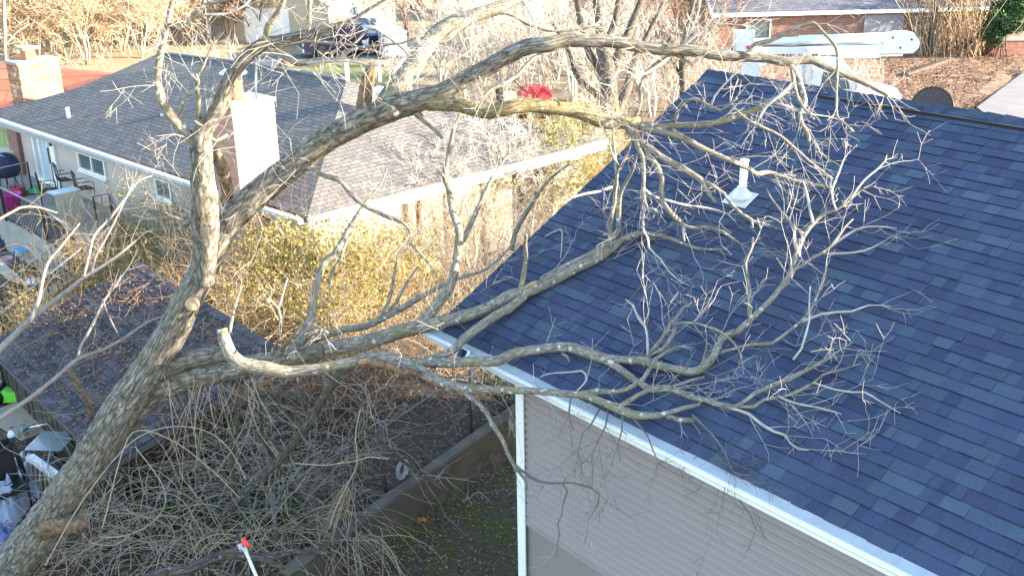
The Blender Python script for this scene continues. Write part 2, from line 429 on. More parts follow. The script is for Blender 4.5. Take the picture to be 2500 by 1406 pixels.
mb.under('ridge_wire', simple('dull_wire', (.16, .17, .2), .5, .2, 80), roof_o)
mb = MB()                                    # gutter with guard
prof = [(0, -.004), (.128, -.030), (.137, -.036), (.138, -.055), (.114, -.085), (.106, -.128), (.0, -.128)]
mb.extrude(prof, P0-E*.02+RN*.0, -N, Z, E, HL); g = mb.under('gutter', M_vinylw, house)
mb = MB(); gn = nrm(-N*.128-Z*.026); mb.box(P0+E*(HL/2-.01)+gn*.045+Z*.004, HL+.02, .12, .006, E, gn, nrm(np.cross(E, gn))*(1 if np.cross(E, gn)[2] > 0 else -1))
for k in np.arange(.9, HL, 1.05): mb.box(P0+E*k+gn*.045+Z*.007, .008, .12, .004, E, gn, Z)
mb.under('gutter_guard', M_guard, g)
CO = P0+E*1.13+N*.36; CO = np.array([CO[0], CO[1], 0.0])       # wall corner at ground
def wz(p, z): return np.array([p[0], p[1], z])
mb = MB(); mb.quad(wz(P0-E*.0, ZE-.12), wz(P0+E*HL, ZE-.12), wz(P0+E*HL+N*.37, ZE-.12), wz(P0+N*.37, ZE-.12))
mb.beam(wz(P0, ZE-.06)+N*.01+E*.004, wz(P0+E*HL, ZE-.06)+N*.01, .018, .11)
for side in (UPR, ):
    mb.beam(roofpt(-.012, 0, -.09)+UPR*.03, roofpt(-.012, RAKE, -.09), .02, .14, up=RN)
    q = roofpt(-.012, RAKE, -.09); mb.beam(q, q+UPB*RAKE, .02, .14)
    mb.quad(roofpt(0, 0, -.14)+UPR*.05, roofpt(1.13, 0, -.14)+UPR*.05, roofpt(1.13, RAKE, -.14), roofpt(0, RAKE, -.14))
mb.under('soffit', M_vinylw, house)
# siding: dutch-lap courses
zb = 0.0
_q = onpl(1287, 1270, wz(CO, 1.0), N); ZSK = float(_q[2])
mb = MB(); lap = .096; z = ZSK; L = HL-1.13
prof = [(0.06, ZSK)]
while z < ZE-.125:
    z1 = min(z+lap, ZE-.122)
    prof += [(-.024, z), (-.024, z+lap*.42), (-.010, z+lap*.54), (0, z+lap*.74), (0, z1)]; z = z1
prof += [(.06, ZE-.122)]
mb.extrude(prof, wz(CO, 0), N, Z, E, L, cap=True)
wall = mb.under('siding', M_siding, house)
mb = MB(); mb.box(wz(CO, ZSK/2-.02)+E*L/2+N*.05, L, .08, ZSK, E, N, Z)
gl = [(wz(CO+N*.1, 0)), (wz(CO+N*(2*HALF-.8), 0)), wz(CO+N*(2*HALF-.8), ZE-.13), wz(CO+N*(HALF-.36), ZE+RISE-.2), wz(CO+N*.1, ZE-.13)]
mb.poly([p+E*.02 for p in gl]); mb.under('wall', M_skirt, house)
mb = MB(); mb.box(wz(CO, ZSK-.02)+E*L/2-N*.012, L, .035, .045, E, N, Z); mb.under('ledge_trim', simple('taupe_trim', (.27, .24, .24), .5, .05), house)
mb = MB(); mb.box(wz(CO, ZE/2-.06)-N*.040+E*.045, .115, .014, ZE-.13, E, N, Z, bev=.006); mb.box(wz(CO, ZE/2-.06)-E*.012+N*.012, .022, .115, ZE-.13, E, N, Z, bev=.006)
mb.box(wz(CO, ZE/2-.06)-N*.039+E*.109, .014, .016, ZE-.14, E, N, Z)
mb.under('corner_trim', M_vinylw, house)
# plumbing vent
b = onpl(1812, 482, P0, RN)
mb = MB(); mb.tube([b-Z*.1, b+Z*.43], .045, 14); lathe(mb, [(.052, .425), (.052, .445), (.04, .445)], b, 14)
vp = mb.under('vent_pipe', M_white, house)
mb = MB(); cs, cvv = float(np.dot(b-P0, E)), float(np.dot(b-P0, UPR))
pl = [roofpt(cs-.17, cvv-.17, .016), roofpt(cs+.17, cvv-.17, .016), roofpt(cs+.17, cvv+.1, .013), roofpt(cs-.17, cvv+.1, .013)]
mb.poly(pl); mb.poly([p+RN*.004-UPR*.0 for p in pl]); lathe(mb, [(.13, 0.01), (.11, .04), (.062, .10), (.05, .14)], b, 16, nrm(Z*.6+RN*.4))
mb.under('flashing', simple('galvanised', (.62, .64, .66), .4, .1, 8, .5), vp)
# small solar light under the eave corner
c = onpl(1130, 864, P0-N*.17, N)
sl = thing('solar_light', 'small blue solar panel light fixed under the white gutter at the eave corner', 'solar light', c)
ax = E; az = nrm(-N*.75+Z*.66); ay = np.cross(az, ax)
mb = MB(); mb.box(c+az*0, .17, .13, .03, ax, ay, az, bev=.008); mb.box(c-az*.03-ay*.02, .10, .06, .05, ax, ay, az, bev=.01); mb.box(c-ay*.07-az*.05+N*.03, .05, .1, .1, E, N, Z); mb.under('housing', M_white, sl)
mb = MB()
for i in range(5): mb.box(c+az*.0165+ax*(i-2)*.026, .023, .10, .004, ax, ay, az)
mb.under('solar_panel', simple('solar_cell', (.01, .018, .07), .25, .2, 30, .6), sl)

# ------------------------------------------------------------------ grey hip-roofed neighbour
ZG = 2.5
A0 = at(0, 289, ZG); A1 = at(456, 440, ZG); GC = at(750, 531, ZG); B1 = at(1480, 341, ZG)
EA = nrm(A1-A0); EB = nrm(B1-GC); LB = float(np.linalg.norm(B1-GC)); NA = np.array([EA[1], -EA[0], 0]); NA = NA if NA[1] < 0 else -NA
NBo = np.array([EB[1], -EB[0], 0]); NBo = NBo if NBo[0] > 0 else -NBo
APX = GC+EB*LB/2-EA*LB/2+Z*1.78
def onridge(x, y):                            # pixel on the vertical plane through the ridge
    return onpl(x, y, APX, NA)
M_groof = brickmat('grey_three_tab', (.122, .117, .115), (.165, .158, .152), (.058, .056, .055), .31, .145, .012, .4, .95, .5, .3)
ridge_px = [(390, 130), (505, 143), (620, 159), (735, 177)]
RP = [onridge(*p) for p in ridge_px]+[APX]
gh = thing('house', 'beige stucco house with grey hip roof, deck door and pale brick chimney', 'house', GC-EB*0-Z*ZG-EA*5+EB*4)
PNA = nrm(np.cross(EA, APX-GC)); PNA = PNA if PNA[2] > 0 else -PNA
SLA = nrm(np.cross(PNA, EA)); SLA = SLA if SLA[2] > 0 else -SLA
LE = [onpl(0, 265, A0, PNA), onpl(100, 241, A0, PNA), onpl(180, 218, A0, PNA), onpl(270, 182, A0, PNA)]
FAR = A0-EA*1.2
mb = MB()
mb.poly([GC, APX]+RP[:-1][::-1]+LE[::-1]+[FAR], EA, SLA, GC)
SLB = nrm(APX-(GC+EB*LB/2)); mb.poly([GC, B1, APX], EB, SLB, GC)
BK = B1+EA*float(np.dot(RP[0]-B1, EA))
mb.poly([B1, BK, RP[0], APX], -EA, nrm(APX-Z*0-(B1-EA*LB/2)), B1)

for a_, c_ in zip([FAR]+LE, LE+[RP[0]]): mb.quad(a_, c_, c_-Z*.18, a_-Z*.18)
groof = mb.under('roof', M_groof, gh)
mb = MB()
for i in range(len(RP)-1): mb.tube([RP[i]+Z*.015, RP[i+1]+Z*.015], .05, 6)
mb.under('ridge_cap', simple('grey_ridge', (.16, .165, .18), .9, .25, 9), groof)
gprof = [(0, .0), (.12, .0), (.13, -.02), (.12, -.07), (.1, -.12), (0, -.12)]
mb = MB(); mb.extrude(gprof, FAR, NA, Z, EA, float(np.linalg.norm(GC-FAR))); mb.under('gutter', simple('grey_gutter', (.50, .53, .56), .4, .08, 3, .4), gh)
mb = MB(); mb.extrude(gprof, GC, NBo, Z, EB, LB); mb.under('gutter', M_white, gh)
mb = MB(); mb.beam(FAR-Z*.2, GC-Z*.2, .03, .16); mb.beam(GC-Z*.2, B1-Z*.2, .03, .16)
mb.quad(FAR-Z*.27, GC-Z*.27, GC-Z*.27-NA*.5-NBo*.5, FAR-Z*.27-NA*.5); mb.quad(GC-Z*.27, B1-Z*.27, B1-Z*.27-NBo*.5, GC-Z*.27-NA*.5-NBo*.5)
mb.under('fascia', simple('grey_fascia', (.30, .31, .33), .6, .1), gh)
IA = .45
WC = wz(GC-NA*IA-NBo*IA, 0)                   # wall corner
hA = ZG-.25
mb = MB()
mb.box(wz(WC, hA/2-.35)-EA*12.2-NA*.1, 24.4, .2, hA+.7, EA, NA, Z)
mb.under('wall', M_stucco, gh)
mb = MB(); LBW = LB-2*IA
mb.box(wz(WC, hA/2-.35)+EB*LBW/2-NBo*.1, LBW, .2, hA+.7, EB, NBo, Z); mb.under('wall', M_cream, gh)
mb = MB(); mb.box(wz(WC, hA/2)+EB*(LBW-.1)-EA*9, .2, 18, hA, EB, EA, Z); mb.under('wall', M_stucco, gh)
WA0 = wz(WC, 0)
def wa(x, y): return onpl(x, y, WA0+NA*0, NA)   # pixel on wall A
def wrect(p, q, zlo, zhi, off):                # rectangle on wall A between along-values
    return None
def along(p): return float(np.dot(p-WA0, EA))
# window parts on wall A
def window_a(x0, y0, x1, y1, ztop, cols):
    a, b = along(wa(x0, y0)), along(wa(x1, y1)); zb = (wa(x0, y0)[2]+wa(x1, y1)[2])/2
    c = WA0+EA*(a+b)/2+Z*(zb+ztop)/2; wd, ht = b-a, ztop-zb
    fr = MB()
    for sx in (-1, 1): fr.box(c+EA*sx*(wd/2-.035)+NA*.03, .07, .06, ht, EA, NA, Z)
    for sz in (-1, 1): fr.box(c+Z*sz*(ht/2-.035)+NA*.032, wd-.14, .055, .07, EA, NA, Z)
    for k in range(1, cols): fr.box(c+EA*(wd*k/cols-wd/2)+NA*.028, .06, .05, ht-.14, EA, NA, Z)
    fr.box(c+Z*ht*.16+NA*.03, wd-.14, .045, .05, EA, NA, Z)
    fr.box(c-Z*(ht/2+.03)+NA*.05, wd+.1, .1, .05, EA, NA, Z)
    wo = fr.under('window', M_white, gh)
    pn = MB(); pn.box(c+NA*.006, wd-.08, .012, ht-.08, EA, NA, Z); pn.under('pane', M_glass, wo)
window_a(197, 411, 264, 439, hA-.02, 2)
window_a(386, 478, 425, 497, hA-.02, 1)
# glazed entrance door with side panels
a, b_ = along(wa(104, 462)), along(wa(155, 470)); zb = .5
c = WA0+EA*(a+b_)/2+Z*(zb+1.02); wd = b_-a
fr = MB()
for k, wdt in ((0, .09), (.30, .07), (.72, .07), (1, .09)): fr.box(c+EA*(k-.5)*(wd-.09)+NA*.04, wdt, .08, 2.05, EA, NA, Z)
fr.box(c+Z*1.0+NA*.041, wd, .08, .08, EA, NA, Z); fr.box(c-Z*.98+NA*.041, wd, .08, .16, EA, NA, Z); fr.box(c+EA*wd*.36+NA*.035, wd*.2, .05, 1.9, EA, NA, Z)
do = fr.under('door', M_white, gh)
pn = MB(); pn.box(c-EA*wd*.09+NA*.01, wd*.62, .02, 1.95, EA, NA, Z); pn.under('pane', simple('pale_glass', (.45, .56, .62), .2, .08, 3, .5), do)
hd = MB(); hd.box(c+EA*wd*.235+NA*.09, .03, .04, .5, EA, NA, Z); hd.box(c+EA*wd*.235+NA*.07-Z*.5, .04, .02, .9, EA, NA, Z); hd.under('handle', simple('rusty_metal', (.16, .10, .06), .7, .3, 9), do)
c2 = wa(131, 349)+NA*.1
lm = MB(); lm.box(c2, .09, .09, .16, EA, NA, Z); lm.box(c2+Z*.1, .13, .13, .03, EA, NA, Z); lm.box(c2-NA*.06+Z*.05, .03, .08, .05, EA, NA, Z); lm.under('wall_lamp', M_black, gh)
# far left end: brick pier and green boards
b0 = along(wa(66, 420)); b1 = along(wa(44, 420))
mb = MB(); mb.box(WA0+EA*(b0+b1)/2+Z*1.1+NA*.06, abs(b0-b1), .14, 2.6, EA, NA, Z)
mb.under('brick_pier', brickmat('red_brick', (.22, .075, .055), (.30, .12, .09), (.30, .27, .25), .2, .07, .01), gh)
mb = MB()
for k in range(7): mb.box(WA0+EA*(b1-.22-.42*k)+Z*1.1+NA*(.05+.004*(k % 2)), .41, .05, 2.5, EA, NA, Z)
mb.under('green_panel', simple('green_boards', (.22, .27, .12), .8, .15, 3), gh)
# wall B: glazed doors with brown posts, cream boards
def wb(x, y): return onpl(x, y, WC, NBo)
for px in (990, 1022, 1088, 1180):
    k = float(np.dot(wb(px, 520)-WC, EB)); m_ = MB(); m_.box(WC+EB*k+Z*1.1+NBo*.03, .09, .07, 2.2, EB, NBo, Z); m_.under('post', simple('brown_post', (.16, .10, .06), .8, .2), gh)
k = float(np.dot(wb(1300, 440)-WC, EB)); m_ = MB(); m_.box(WC+EB*k+Z*1.05+NBo*.02, 1.5, .06, 2.0, EB, NBo, Z); m_.under('garage_door', simple('dark_opening', (.05, .045, .05), .6, .3), gh)
# chimney on wall A near the corner
M_cbrick = brickmat('painted_brick', (.42, .19, .14), (.52, .29, .21), (.34, .27, .22), .21, .075, .012, .7, .9, .5, .25)
cb = WA0+NA*.40-EA*(-along(onpl(594, 470, WA0+NA*.8, NA))) if False else None
kc = float(np.dot(onpl(572, 330, WA0+NA*.95, NA)-WA0, EA))    # near vertical edge of the chimney
cw, cd = .98, 1.12
cc = WA0+EA*(kc-cw/2)+NA*(.95-cd/2)
ztop = float(onpl(572, 268, WA0+NA*.95, NA)[2])
mb = MB(); mb.box(wz(cc, (ztop-.6)/2), cw, cd, ztop+.6, EA, NA, Z)
ch = mb.under('chimney', M_cbrick, gh)
mb = MB(); mb.box(wz(cc, ztop+.05), cw+.08, cd+.08, .10, EA, NA, Z, bev=.02); mb.under('chimney_cap', M_conc, ch)
mb = MB(); lathe(mb, [(.2, 0), (.19, .1), (.17, .36), (.19, .38), (.19, .42), (.14, .42), (.14, .3)], wz(cc, ztop+.1)+NA*.12, 14); mb.under('chimney_pot', M_clay, ch)
mb = MB(); lathe(mb, [(.3, 0), (.32, .03), (.22, .1), (.0, .13)], wz(cc, ztop+.66)+NA*.12, 12)
for q in range(4): mb.tube([wz(cc, ztop+.5)+NA*.12+np.array([math.cos(q*1.57)*.15, math.sin(q*1.57)*.15, 0]), wz(cc, ztop+.68)+NA*.12+np.array([math.cos(q*1.57)*.2, math.sin(q*1.57)*.2, 0])], .012, 4)
mb.under('rain_hood', M_chrome, ch)
# roof vents
def gvent(x, y, hh, r, m, fl=True):
    p = onpl(x, y, GC, PNA); mb = MB(); mb.tube([p-Z*.1, p+Z*hh], r, 10); v_ = mb.under('vent_pipe', m, gh)
    if fl:
        mb = MB(); q = p+PNA*.015; mb.poly([q-EA*.2-SLA*.3, q+EA*.2-SLA*.3, q+EA*.2+SLA*.15, q-EA*.2+SLA*.15]); mb.under('flashing', M_chrome, v_)
gvent(168, 289, .33, .055, M_white); gvent(398, 282, .05, .07, M_chrome); gvent(848, 190, .42, .06, M_white, False)
for x, y in ((925, 228), (945, 231)):
    p = onpl(x, y+8, APX, PNA); mb = MB(); lathe(mb, [(.16, -.1), (.16, .12), (.22, .14), (.2, .22), (.0, .28)], p, 14); mb.under('roof_vent', M_white, gh)

# ------------------------------------------------------------------ deck, stairs, railings of the neighbour
ZD = .5
dk = thing('deck', 'concrete deck and steps outside the neighbour door, with cluttered top', 'deck', wz(at(150, 520, ZD), 0))
rl = [at(-40, 440, ZD+1), at(0, 458, ZD+1), at(102, 507, ZD+1), at(176, 562, ZD+1)]
fr_ = [wz(p, ZD) for p in rl]
ends = [WA0+EA*(along(wa(290, 520)))+Z*ZD, WA0-EA*24+Z*ZD]
mb = MB(); top = [fr_[0], fr_[1], fr_[2], fr_[3], wz(at(228, 600, ZD), ZD), ends[0], ends[1]]
mb.poly(top); n_ = len(top)
for i in range(n_): mb.quad(top[i], top[(i+1) % n_], top[(i+1) % n_]-Z*1.2, top[i]-Z*1.2)
mb.under('slab', M_conc, dk)
s0, s1 = fr_[3], wz(at(228, 600, ZD), ZD)
out = nrm(wz(at(0, 702, ZD), 0)-wz(at(178, 560, ZD+1), 0))
mb = MB()
for k in range(6):
    p = (s0+s1)/2+out*(.15+.3*k)-Z*(.17*(k+1)); mb.box(wz(p, p[2]-.5), float(np.linalg.norm(s1-s0))-.2, .3, 1.0, nrm(s1-s0), out, Z)
mb.under('step', M_conc, dk)
def railing(pts, hts, label, gap=.115, hgt_=1.0, two=False, thick=.045):
    t = thing('railing', label, 'railing', wz(pts[0], pts[0][2]-hgt_), 0, 'black iron railings of the neighbour deck')
    mb = MB()
    for a, b in zip(pts[:-1], pts[1:]): mb.beam(a, b, thick, .03)
    mb.under('top_rail', simple('rail_grey', (.20, .21, .23), .5, .15), t)
    bars = MB(); low = MB(); po = MB()
    for a, b in zip(pts[:-1], pts[1:]):
        d = b-a; L_ = np.linalg.norm(d[:2]); n = max(1, int(L_/gap))
        low.beam(a-Z*(hgt_-.1), b-Z*(hgt_-.1), .03, .03)
        for k in range(1, n):
            p = a+d*k/n; bars.box(p-Z*(hgt_-.06)/2, .016, .016, hgt_-.08)
    for p in pts: po = MB(); po.box(p-Z*hgt_/2, .04, .04, hgt_); po.under('post', M_black, t)
    bars.under('balusters', M_black, t); low.under('bottom_rail', M_black, t)
    return t
railing(rl, None, 'long black baluster railing along the front of the concrete deck')
h1a, h1b = at(178, 560, ZD+1), at(0, 702, ZD); dd = h1b-h1a
railing([h1a, h1a+dd, h1a+dd*1.5], None, 'upper sloping stair railing running down from the deck end', hgt_=.95)
h2a, h2b = at(198, 606, ZD+.9), at(0, 765, ZD-.1); dd = h2b-h2a
railing([h2a, h2a+dd, h2a+dd*1.4], None, 'lower sloping stair railing beside the scrub, nearest the shed', hgt_=.95)
r0 = at(227, 480, ZD+1); r1 = at(266, 473, ZD+1); railing([r0, r1], None, 'short black railing panel standing against the beige wall', gap=.2)
railing([r1+EA*.05, r1+EA*1.2+NA*.2-Z*.75], None, 'black side stair railing falling from the beige wall into the scrub', gap=.13)
railing([at(-10, 413, ZD+1), at(66, 396, ZD+1)], None, 'black railing panel beside the cream bin and brick pier', gap=.22)

# ------------------------------------------------------------------ the fallen tree
# limbs were measured as centre-line points with a width; each gets its own distance and real thickness
M_bark = barkmat('furrowed_bark', (.032, .028, .023), (.165, .150, .130), (.33, .305, .265), .35, 1.0, .16)
M_limb = barkmat('lichen_bark', (.08, .07, .058), (.23, .21, .175), (.37, .34, .29), .9, 1.6, .55)
M_mossy = barkmat('yellow_mossy_bark', (.08, .06, .03), (.22, .18, .10), (.32, .28, .18), .6, 1.6, .9)
M_twig = simple('grey_twig_bark', (.38, .35, .31), .9, .3, 9, .15)
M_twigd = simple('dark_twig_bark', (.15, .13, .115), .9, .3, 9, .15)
M_heart = simple('torn_heartwood', (.15, .105, .07), .9, .8, 13, .15, .8, 40)
M_cut = simple('pale_cut_wood', (.34, .25, .16), .85, .2, 12, .2, .3, 60)
TREE = thing('fallen_tree', 'big bare broken tree leaning across the yard with lichen-spotted limbs lying on the navy roof', 'tree', (-6.6, 13.0, .4))
TREE_PTS = []          # (px, py, depth)
HANG = []
SPAWN = []             # polylines that grow twigs: (pts, radii, amount)
def near_depth(x, y):
    b = min(TREE_PTS, key=lambda q: (q[0]-x)**2+(q[1]-y)**2); return b[2]
def disp_fn(seed, amp, big):
    def f(L, ang, R):
        out = np.zeros((len(L), len(ang)))
        for i, l in enumerate(L):
            k = 1.0/max(R[i], .03)
            for j, a in enumerate(ang):
                ca, sa = math.cos(a), math.sin(a)
                q = Vector((ca*2.2+seed, sa*2.2, l*k*.16))
                n = abs(mnoise.noise(Vector((ca*4.3+seed, sa*4.3, l*k*.55+.6*mnoise.noise(q*2)))))
                out[i, j] = amp*(1-2.6*n)+big*mnoise.noise(q)
        return out
    return f
def limb(name, pts, D, mat=None, twigs=0.0, lab=None, sides=None, amp=None, parent=None, lump=.07, step=None):
    """pts: (x, y, width) pixels of the photo; D: distances / roof offsets for first..last point"""
    P = np.array([(p[0], p[1], p[2]) for p in pts], float)
    seg = np.concatenate([[0], np.cumsum(np.hypot(*np.diff(P[:, :2], axis=0).T))]); t = seg/seg[-1]
    def dv(spec, i):
        if spec is None: return near_depth(P[i, 0], P[i, 1])
        if isinstance(spec, tuple): return roofdepth(P[i, 0], P[i, 1], spec[1])
        return spec
    if isinstance(D, dict):                  # explicit: fraction -> spec
        ks = sorted(D)
        dep = []
        for i in range(len(P)):
            a = max([k for k in ks if k <= t[i]+1e-9]); bs = [k for k in ks if k >= t[i]-1e-9]; b = min(bs) if bs else a
            da, db = dv(D[a], i), dv(D[b], i)
            dep.append(da if b == a else da+(db-da)*(t[i]-a)/(b-a))
    else:
        d0, d1 = D
        if d0 is None: d0 = near_depth(P[0, 0], P[0, 1])
        dep = [dv(d0, i)+(dv(d1, i)-dv(d0, i))*t[i] for i in range(len(P))]
    W = []
    for i in range(len(P)):
        q = atd(P[i, 0], P[i, 1], dep[i]); W.append((*q, P[i, 2]*dep[i]/(2*FPX)))
    for i in range(len(P)-1):
        for u in np.linspace(0, 1, 6):
            TREE_PTS.append((P[i, 0]*(1-u)+P[i+1, 0]*u, P[i, 1]*(1-u)+P[i+1, 1]*u, dep[i]*(1-u)+dep[i+1]*u))
    W = np.array(W); rmax = W[:, 3].max()
    st = step or (max(.03, rmax*.35) if rmax > .03 else .08)
    C = crspline(W, st); C[:, 3] = np.maximum(C[:, 3], .0025)
    sd = sides or (28 if rmax > .12 else 16 if rmax > .05 else 9 if rmax > .02 else 5)
    if amp is None: amp = .085 if rmax > .13 else .05 if rmax > .05 else .03
    j = np.array([[mnoise.noise(Vector((c[0]*3, c[1]*3, c[2]*3+q*9))) for q in range(3)] for c in C])
    jit = j*np.minimum(.22*C[:, 3:4], .012)
    mb = MB(); mb.tube(C[:, :3]+jit, C[:, 3], sd, True, disp_fn(len(TREE_PTS)*.13, amp, lump) if sd > 5 else None)
    o = mb.under(name, mat or (M_bark if rmax > .11 else M_limb if rmax > .018 else M_twig), parent or TREE)
    if lab: o['label'] = lab
    if twigs: SPAWN.append((C[:, :3], C[:, 3], twigs))
    return o
r0 = lambda h: ('r', h)
# ---- main stem
trunk = limb('trunk', [(-150, 1560, 104), (-60, 1462, 98), (30, 1375, 95), (110, 1280, 92), (185, 1178, 90), (245, 1085, 86), (305, 990, 84), (362, 905, 80), (415, 820, 72), (455, 740, 66), (490, 672, 62), (520, 610, 62)], {0: 15.0, .55: 13.6, 1: 12.7}, step=.07, lump=.10)
limb('limb', [(500, 655, 56), (522, 606, 60), (555, 548, 64), (600, 498, 66), (650, 455, 64), (700, 415, 60), (760, 371, 58), (820, 330, 58), (880, 295, 62), (930, 276, 62), (985, 258, 58), (1035, 243, 52), (1086, 226, 48), (1138, 194, 40), (1195, 160, 40), (1238, 138, 39), (1290, 114, 38), (1341, 109, 35), (1379, 100, 33), (1430, 102, 32), (1482, 102, 29), (1533, 110, 28), (1610, 120, 28), (1661, 123, 27), (1712, 128, 26), (1763, 136, 25), (1814, 138, 24), (1870, 143, 22), (1918, 151, 22), (1974, 146, 19), (2010, 160, 16), (2052, 179, 15), (2094, 196, 14), (2136, 216, 12), (2168, 234, 9)], {0: 12.75, .25: 12.2, .55: 11.4, 1: 11.6}, mat=M_bark, twigs=1.3, step=.05, amp=.07)
limb('limb', [(500, 690, 44), (501, 620, 56), (500, 545, 64), (496, 470, 60), (491, 400, 52), (491, 350, 49), (497, 318, 44), (512, 298, 41), (538, 256, 38), (563, 195, 36), (589, 154, 32), (614, 128, 31), (640, 109, 31), (690, 99, 26), (754, 83, 22), (805, 69, 17), (856, 51, 11), (890, 30, 9), (935, 3, 7), (980, -25, 5)], {0: 12.6, .35: 11.6, 1: 10.9}, mat=M_bark, twigs=1.0, step=.05)
# sprouting leaders
limb('limb', [(486, 372, 26), (474, 346, 28), (448, 318, 27), (422, 289, 25), (399, 256, 23), (388, 218, 20), (385, 179, 18), (389, 141, 17), (399, 102, 15), (407, 64, 13), (415, 26, 12), (424, -8, 10)], (None, 11.0), twigs=.8)
limb('branch', [(405, 60, 12), (440, 62, 12), (474, 40, 12), (499, 15, 11), (538, 5, 9), (580, -5, 8)], (None, 10.8), twigs=1)
limb('branch', [(488, 36, 6), (550, 36, 6), (599, 14, 5), (614, -3, 4)], (None, 10.9), twigs=1)
limb('branch', [(645, 105, 17), (656, 64, 17), (672, 43, 15), (687, 15, 12), (693, -6, 11)], (None, 11.0), twigs=1)
limb('branch', [(750, 86, 12), (755, 52, 12), (755, 15, 11), (760, -8, 10)], (None, 10.9), twigs=1)
limb('branch', [(655, 118, 14), (702, 143, 14), (730, 156, 14), (780, 146, 12), (825, 143, 11), (856, 123, 10), (894, 115, 9), (945, 110, 7), (984, 105, 5), (1020, 92, 4)], (None, 10.8), twigs=1.6)
limb('branch', [(735, 156, 8), (800, 150, 8), (856, 150, 6), (897, 159, 5), (930, 160, 3)], (None, 10.7), twigs=1.5)
limb('branch', [(660, 118, 9), (740, 103, 9), (830, 108, 9), (860, 110, 7), (902, 72, 7), (935, 84, 6), (985, 121, 6), (1000, 137, 4)], (None, 10.8), twigs=1.4)
limb('branch', [(556, 330, 8), (530, 345, 9), (502, 332, 10)], (11.7, None), twigs=.6)
limb('branch', [(440, 300, 9), (440, 285, 9), (447, 240, 8), (474, 228, 7), (485, 200, 7), (478, 180, 5)], (None, 11.3), twigs=1.4)
limb('branch', [(484, 290, 12), (485, 240, 11), (478, 195, 9), (498, 158, 6), (514, 118, 4), (530, 98, 3)], (11.5, 11.2), twigs=1.3)
limb('branch', [(622, 135, 7), (626, 155, 6), (624, 210, 6), (629, 256, 5)], (None, 11.0), twigs=.6)
# broken stubs
limb('broken_stub', [(885, 285, 34), (891, 240, 29), (896, 205, 27), (906, 172, 25), (913, 156, 18)], (None, 11.9), mat=M_heart, lab='snapped upright stub with torn brown and pale wood', amp=.32, lump=.2, sides=20)
limb('broken_stub', [(548, 500, 22), (556, 470, 24), (548, 430, 25), (536, 395, 25), (524, 368, 20)], (None, 12.25), mat=M_heart, lab='dead forked stub with split brown heartwood', amp=.35, lump=.2, sides=20)
limb('broken_stub', [(105, 1290, 44), (135, 1276, 40), (170, 1281, 36), (203, 1284, 26)], (14.0, 13.6), mat=M_heart, lab='short torn brown stub low on the trunk', amp=.4, lump=.28, sides=26, step=.03)
mb = MB(); p = atd(469, 742, near_depth(469, 742)-.19); lathe(mb, [(.075, -.12), (.085, 0), (.07, .012), (.0, .016)], p, 14, nrm(CAM-p+np.array([.3, 0, .8]))); mb.under('cut_face', M_cut, TREE)
limb('knot', [(955, 268, 20), (962, 277, 24)], (11.75, 11.68), lump=.2)
# big upper right-hand leader
limb('limb', [(930, 272, 44), (950, 240, 50), (979, 203, 50), (1010, 159, 47), (1035, 120, 44), (1074, 79, 43), (1112, 57, 40), (1163, 38, 34), (1214, 20, 30), (1250, 4, 27), (1290, -18, 24)], (None, 12.2), twigs=1.2, mat=M_limb)
limb('branch', [(1048, 110, 18), (1090, 92, 20), (1110, 73, 19), (1130, 58, 15)], (None, 12.1))
limb('branch', [(1170, 36, 10), (1238, 33, 8), (1277, 54, 8), (1315, 69, 8), (1354, 77, 7), (1405, 74, 6), (1464, 62, 4)], (None, 12.1), twigs=1.8)
limb('branch', [(1273, -5, 7), (1290, 25, 6), (1305, 55, 5), (1312, 85, 4)], (12.2, 12.1), twigs=1.2)
limb('branch', [(1105, 60, 6), (1150, 35, 6), (1185, 10, 5), (1200, -8, 4)], (None, 11.9), twigs=1)
# second spreading limb
limb('limb', [(1040, 250, 38), (1086, 252, 40), (1125, 256, 38), (1163, 268, 36), (1202, 272, 34), (1251, 262, 34), (1302, 258, 34), (1354, 263, 34), (1405, 271, 33), (1443, 286, 31), (1476, 299, 31), (1520, 302, 30), (1560, 297, 25)], {0: None, .4: 11.5, 1: 11.8}, mat=M_mossy, twigs=1.2, step=.05)
limb('limb', [(1552, 299, 16), (1597, 310, 16), (1648, 307, 16), (1699, 305, 16), (1750, 300, 15), (1789, 289, 15), (1840, 270, 14), (1887, 249, 12), (1918, 224, 10), (1940, 205, 8)], (None, 11.3), twigs=1.3, mat=M_limb)
limb('branch', [(1885, 249, 7), (1920, 260, 7), (1951, 272, 6), (1979, 280, 6), (2007, 283, 4), (2044, 291, 3), (2085, 320, 2)], (None, 11.3), twigs=1.3)
limb('branch', [(1806, 283, 9), (1842, 302, 9), (1873, 316, 8), (1906, 333, 8), (1940, 362, 8), (1968, 387, 7), (2002, 413, 6), (2033, 437, 4)], (None, 11.6), twigs=1.3)
limb('limb', [(1550, 303, 19), (1597, 317, 17), (1635, 328, 16), (1674, 340, 16), (1714, 362, 15), (1750, 378, 13), (1789, 394, 12), (1827, 411, 11), (1848, 424, 12), (1876, 421, 11), (1912, 432, 10), (1946, 444, 9), (1974, 449, 8), (2010, 455, 5), (2050, 460, 3)], {0: None, .5: 11.6, 1: r0(.18)}, twigs=1.3, mat=M_limb)
limb('limb', [(1530, 310, 18), (1558, 342, 20), (1579, 360, 20), (1610, 381, 18), (1648, 401, 17), (1686, 424, 16), (1712, 441, 14), (1725, 463, 11), (1735, 481, 9), (1748, 494, 5)], {0: None, 1: 11.5}, twigs=.7, mat=M_limb)
limb('branch', [(1710, 438, 10), (1738, 453, 9), (1768, 473, 8), (1786, 499, 8), (1814, 524, 9), (1835, 537, 9), (1838, 556, 5)], {0: None, 1: 11.4}, twigs=.6)
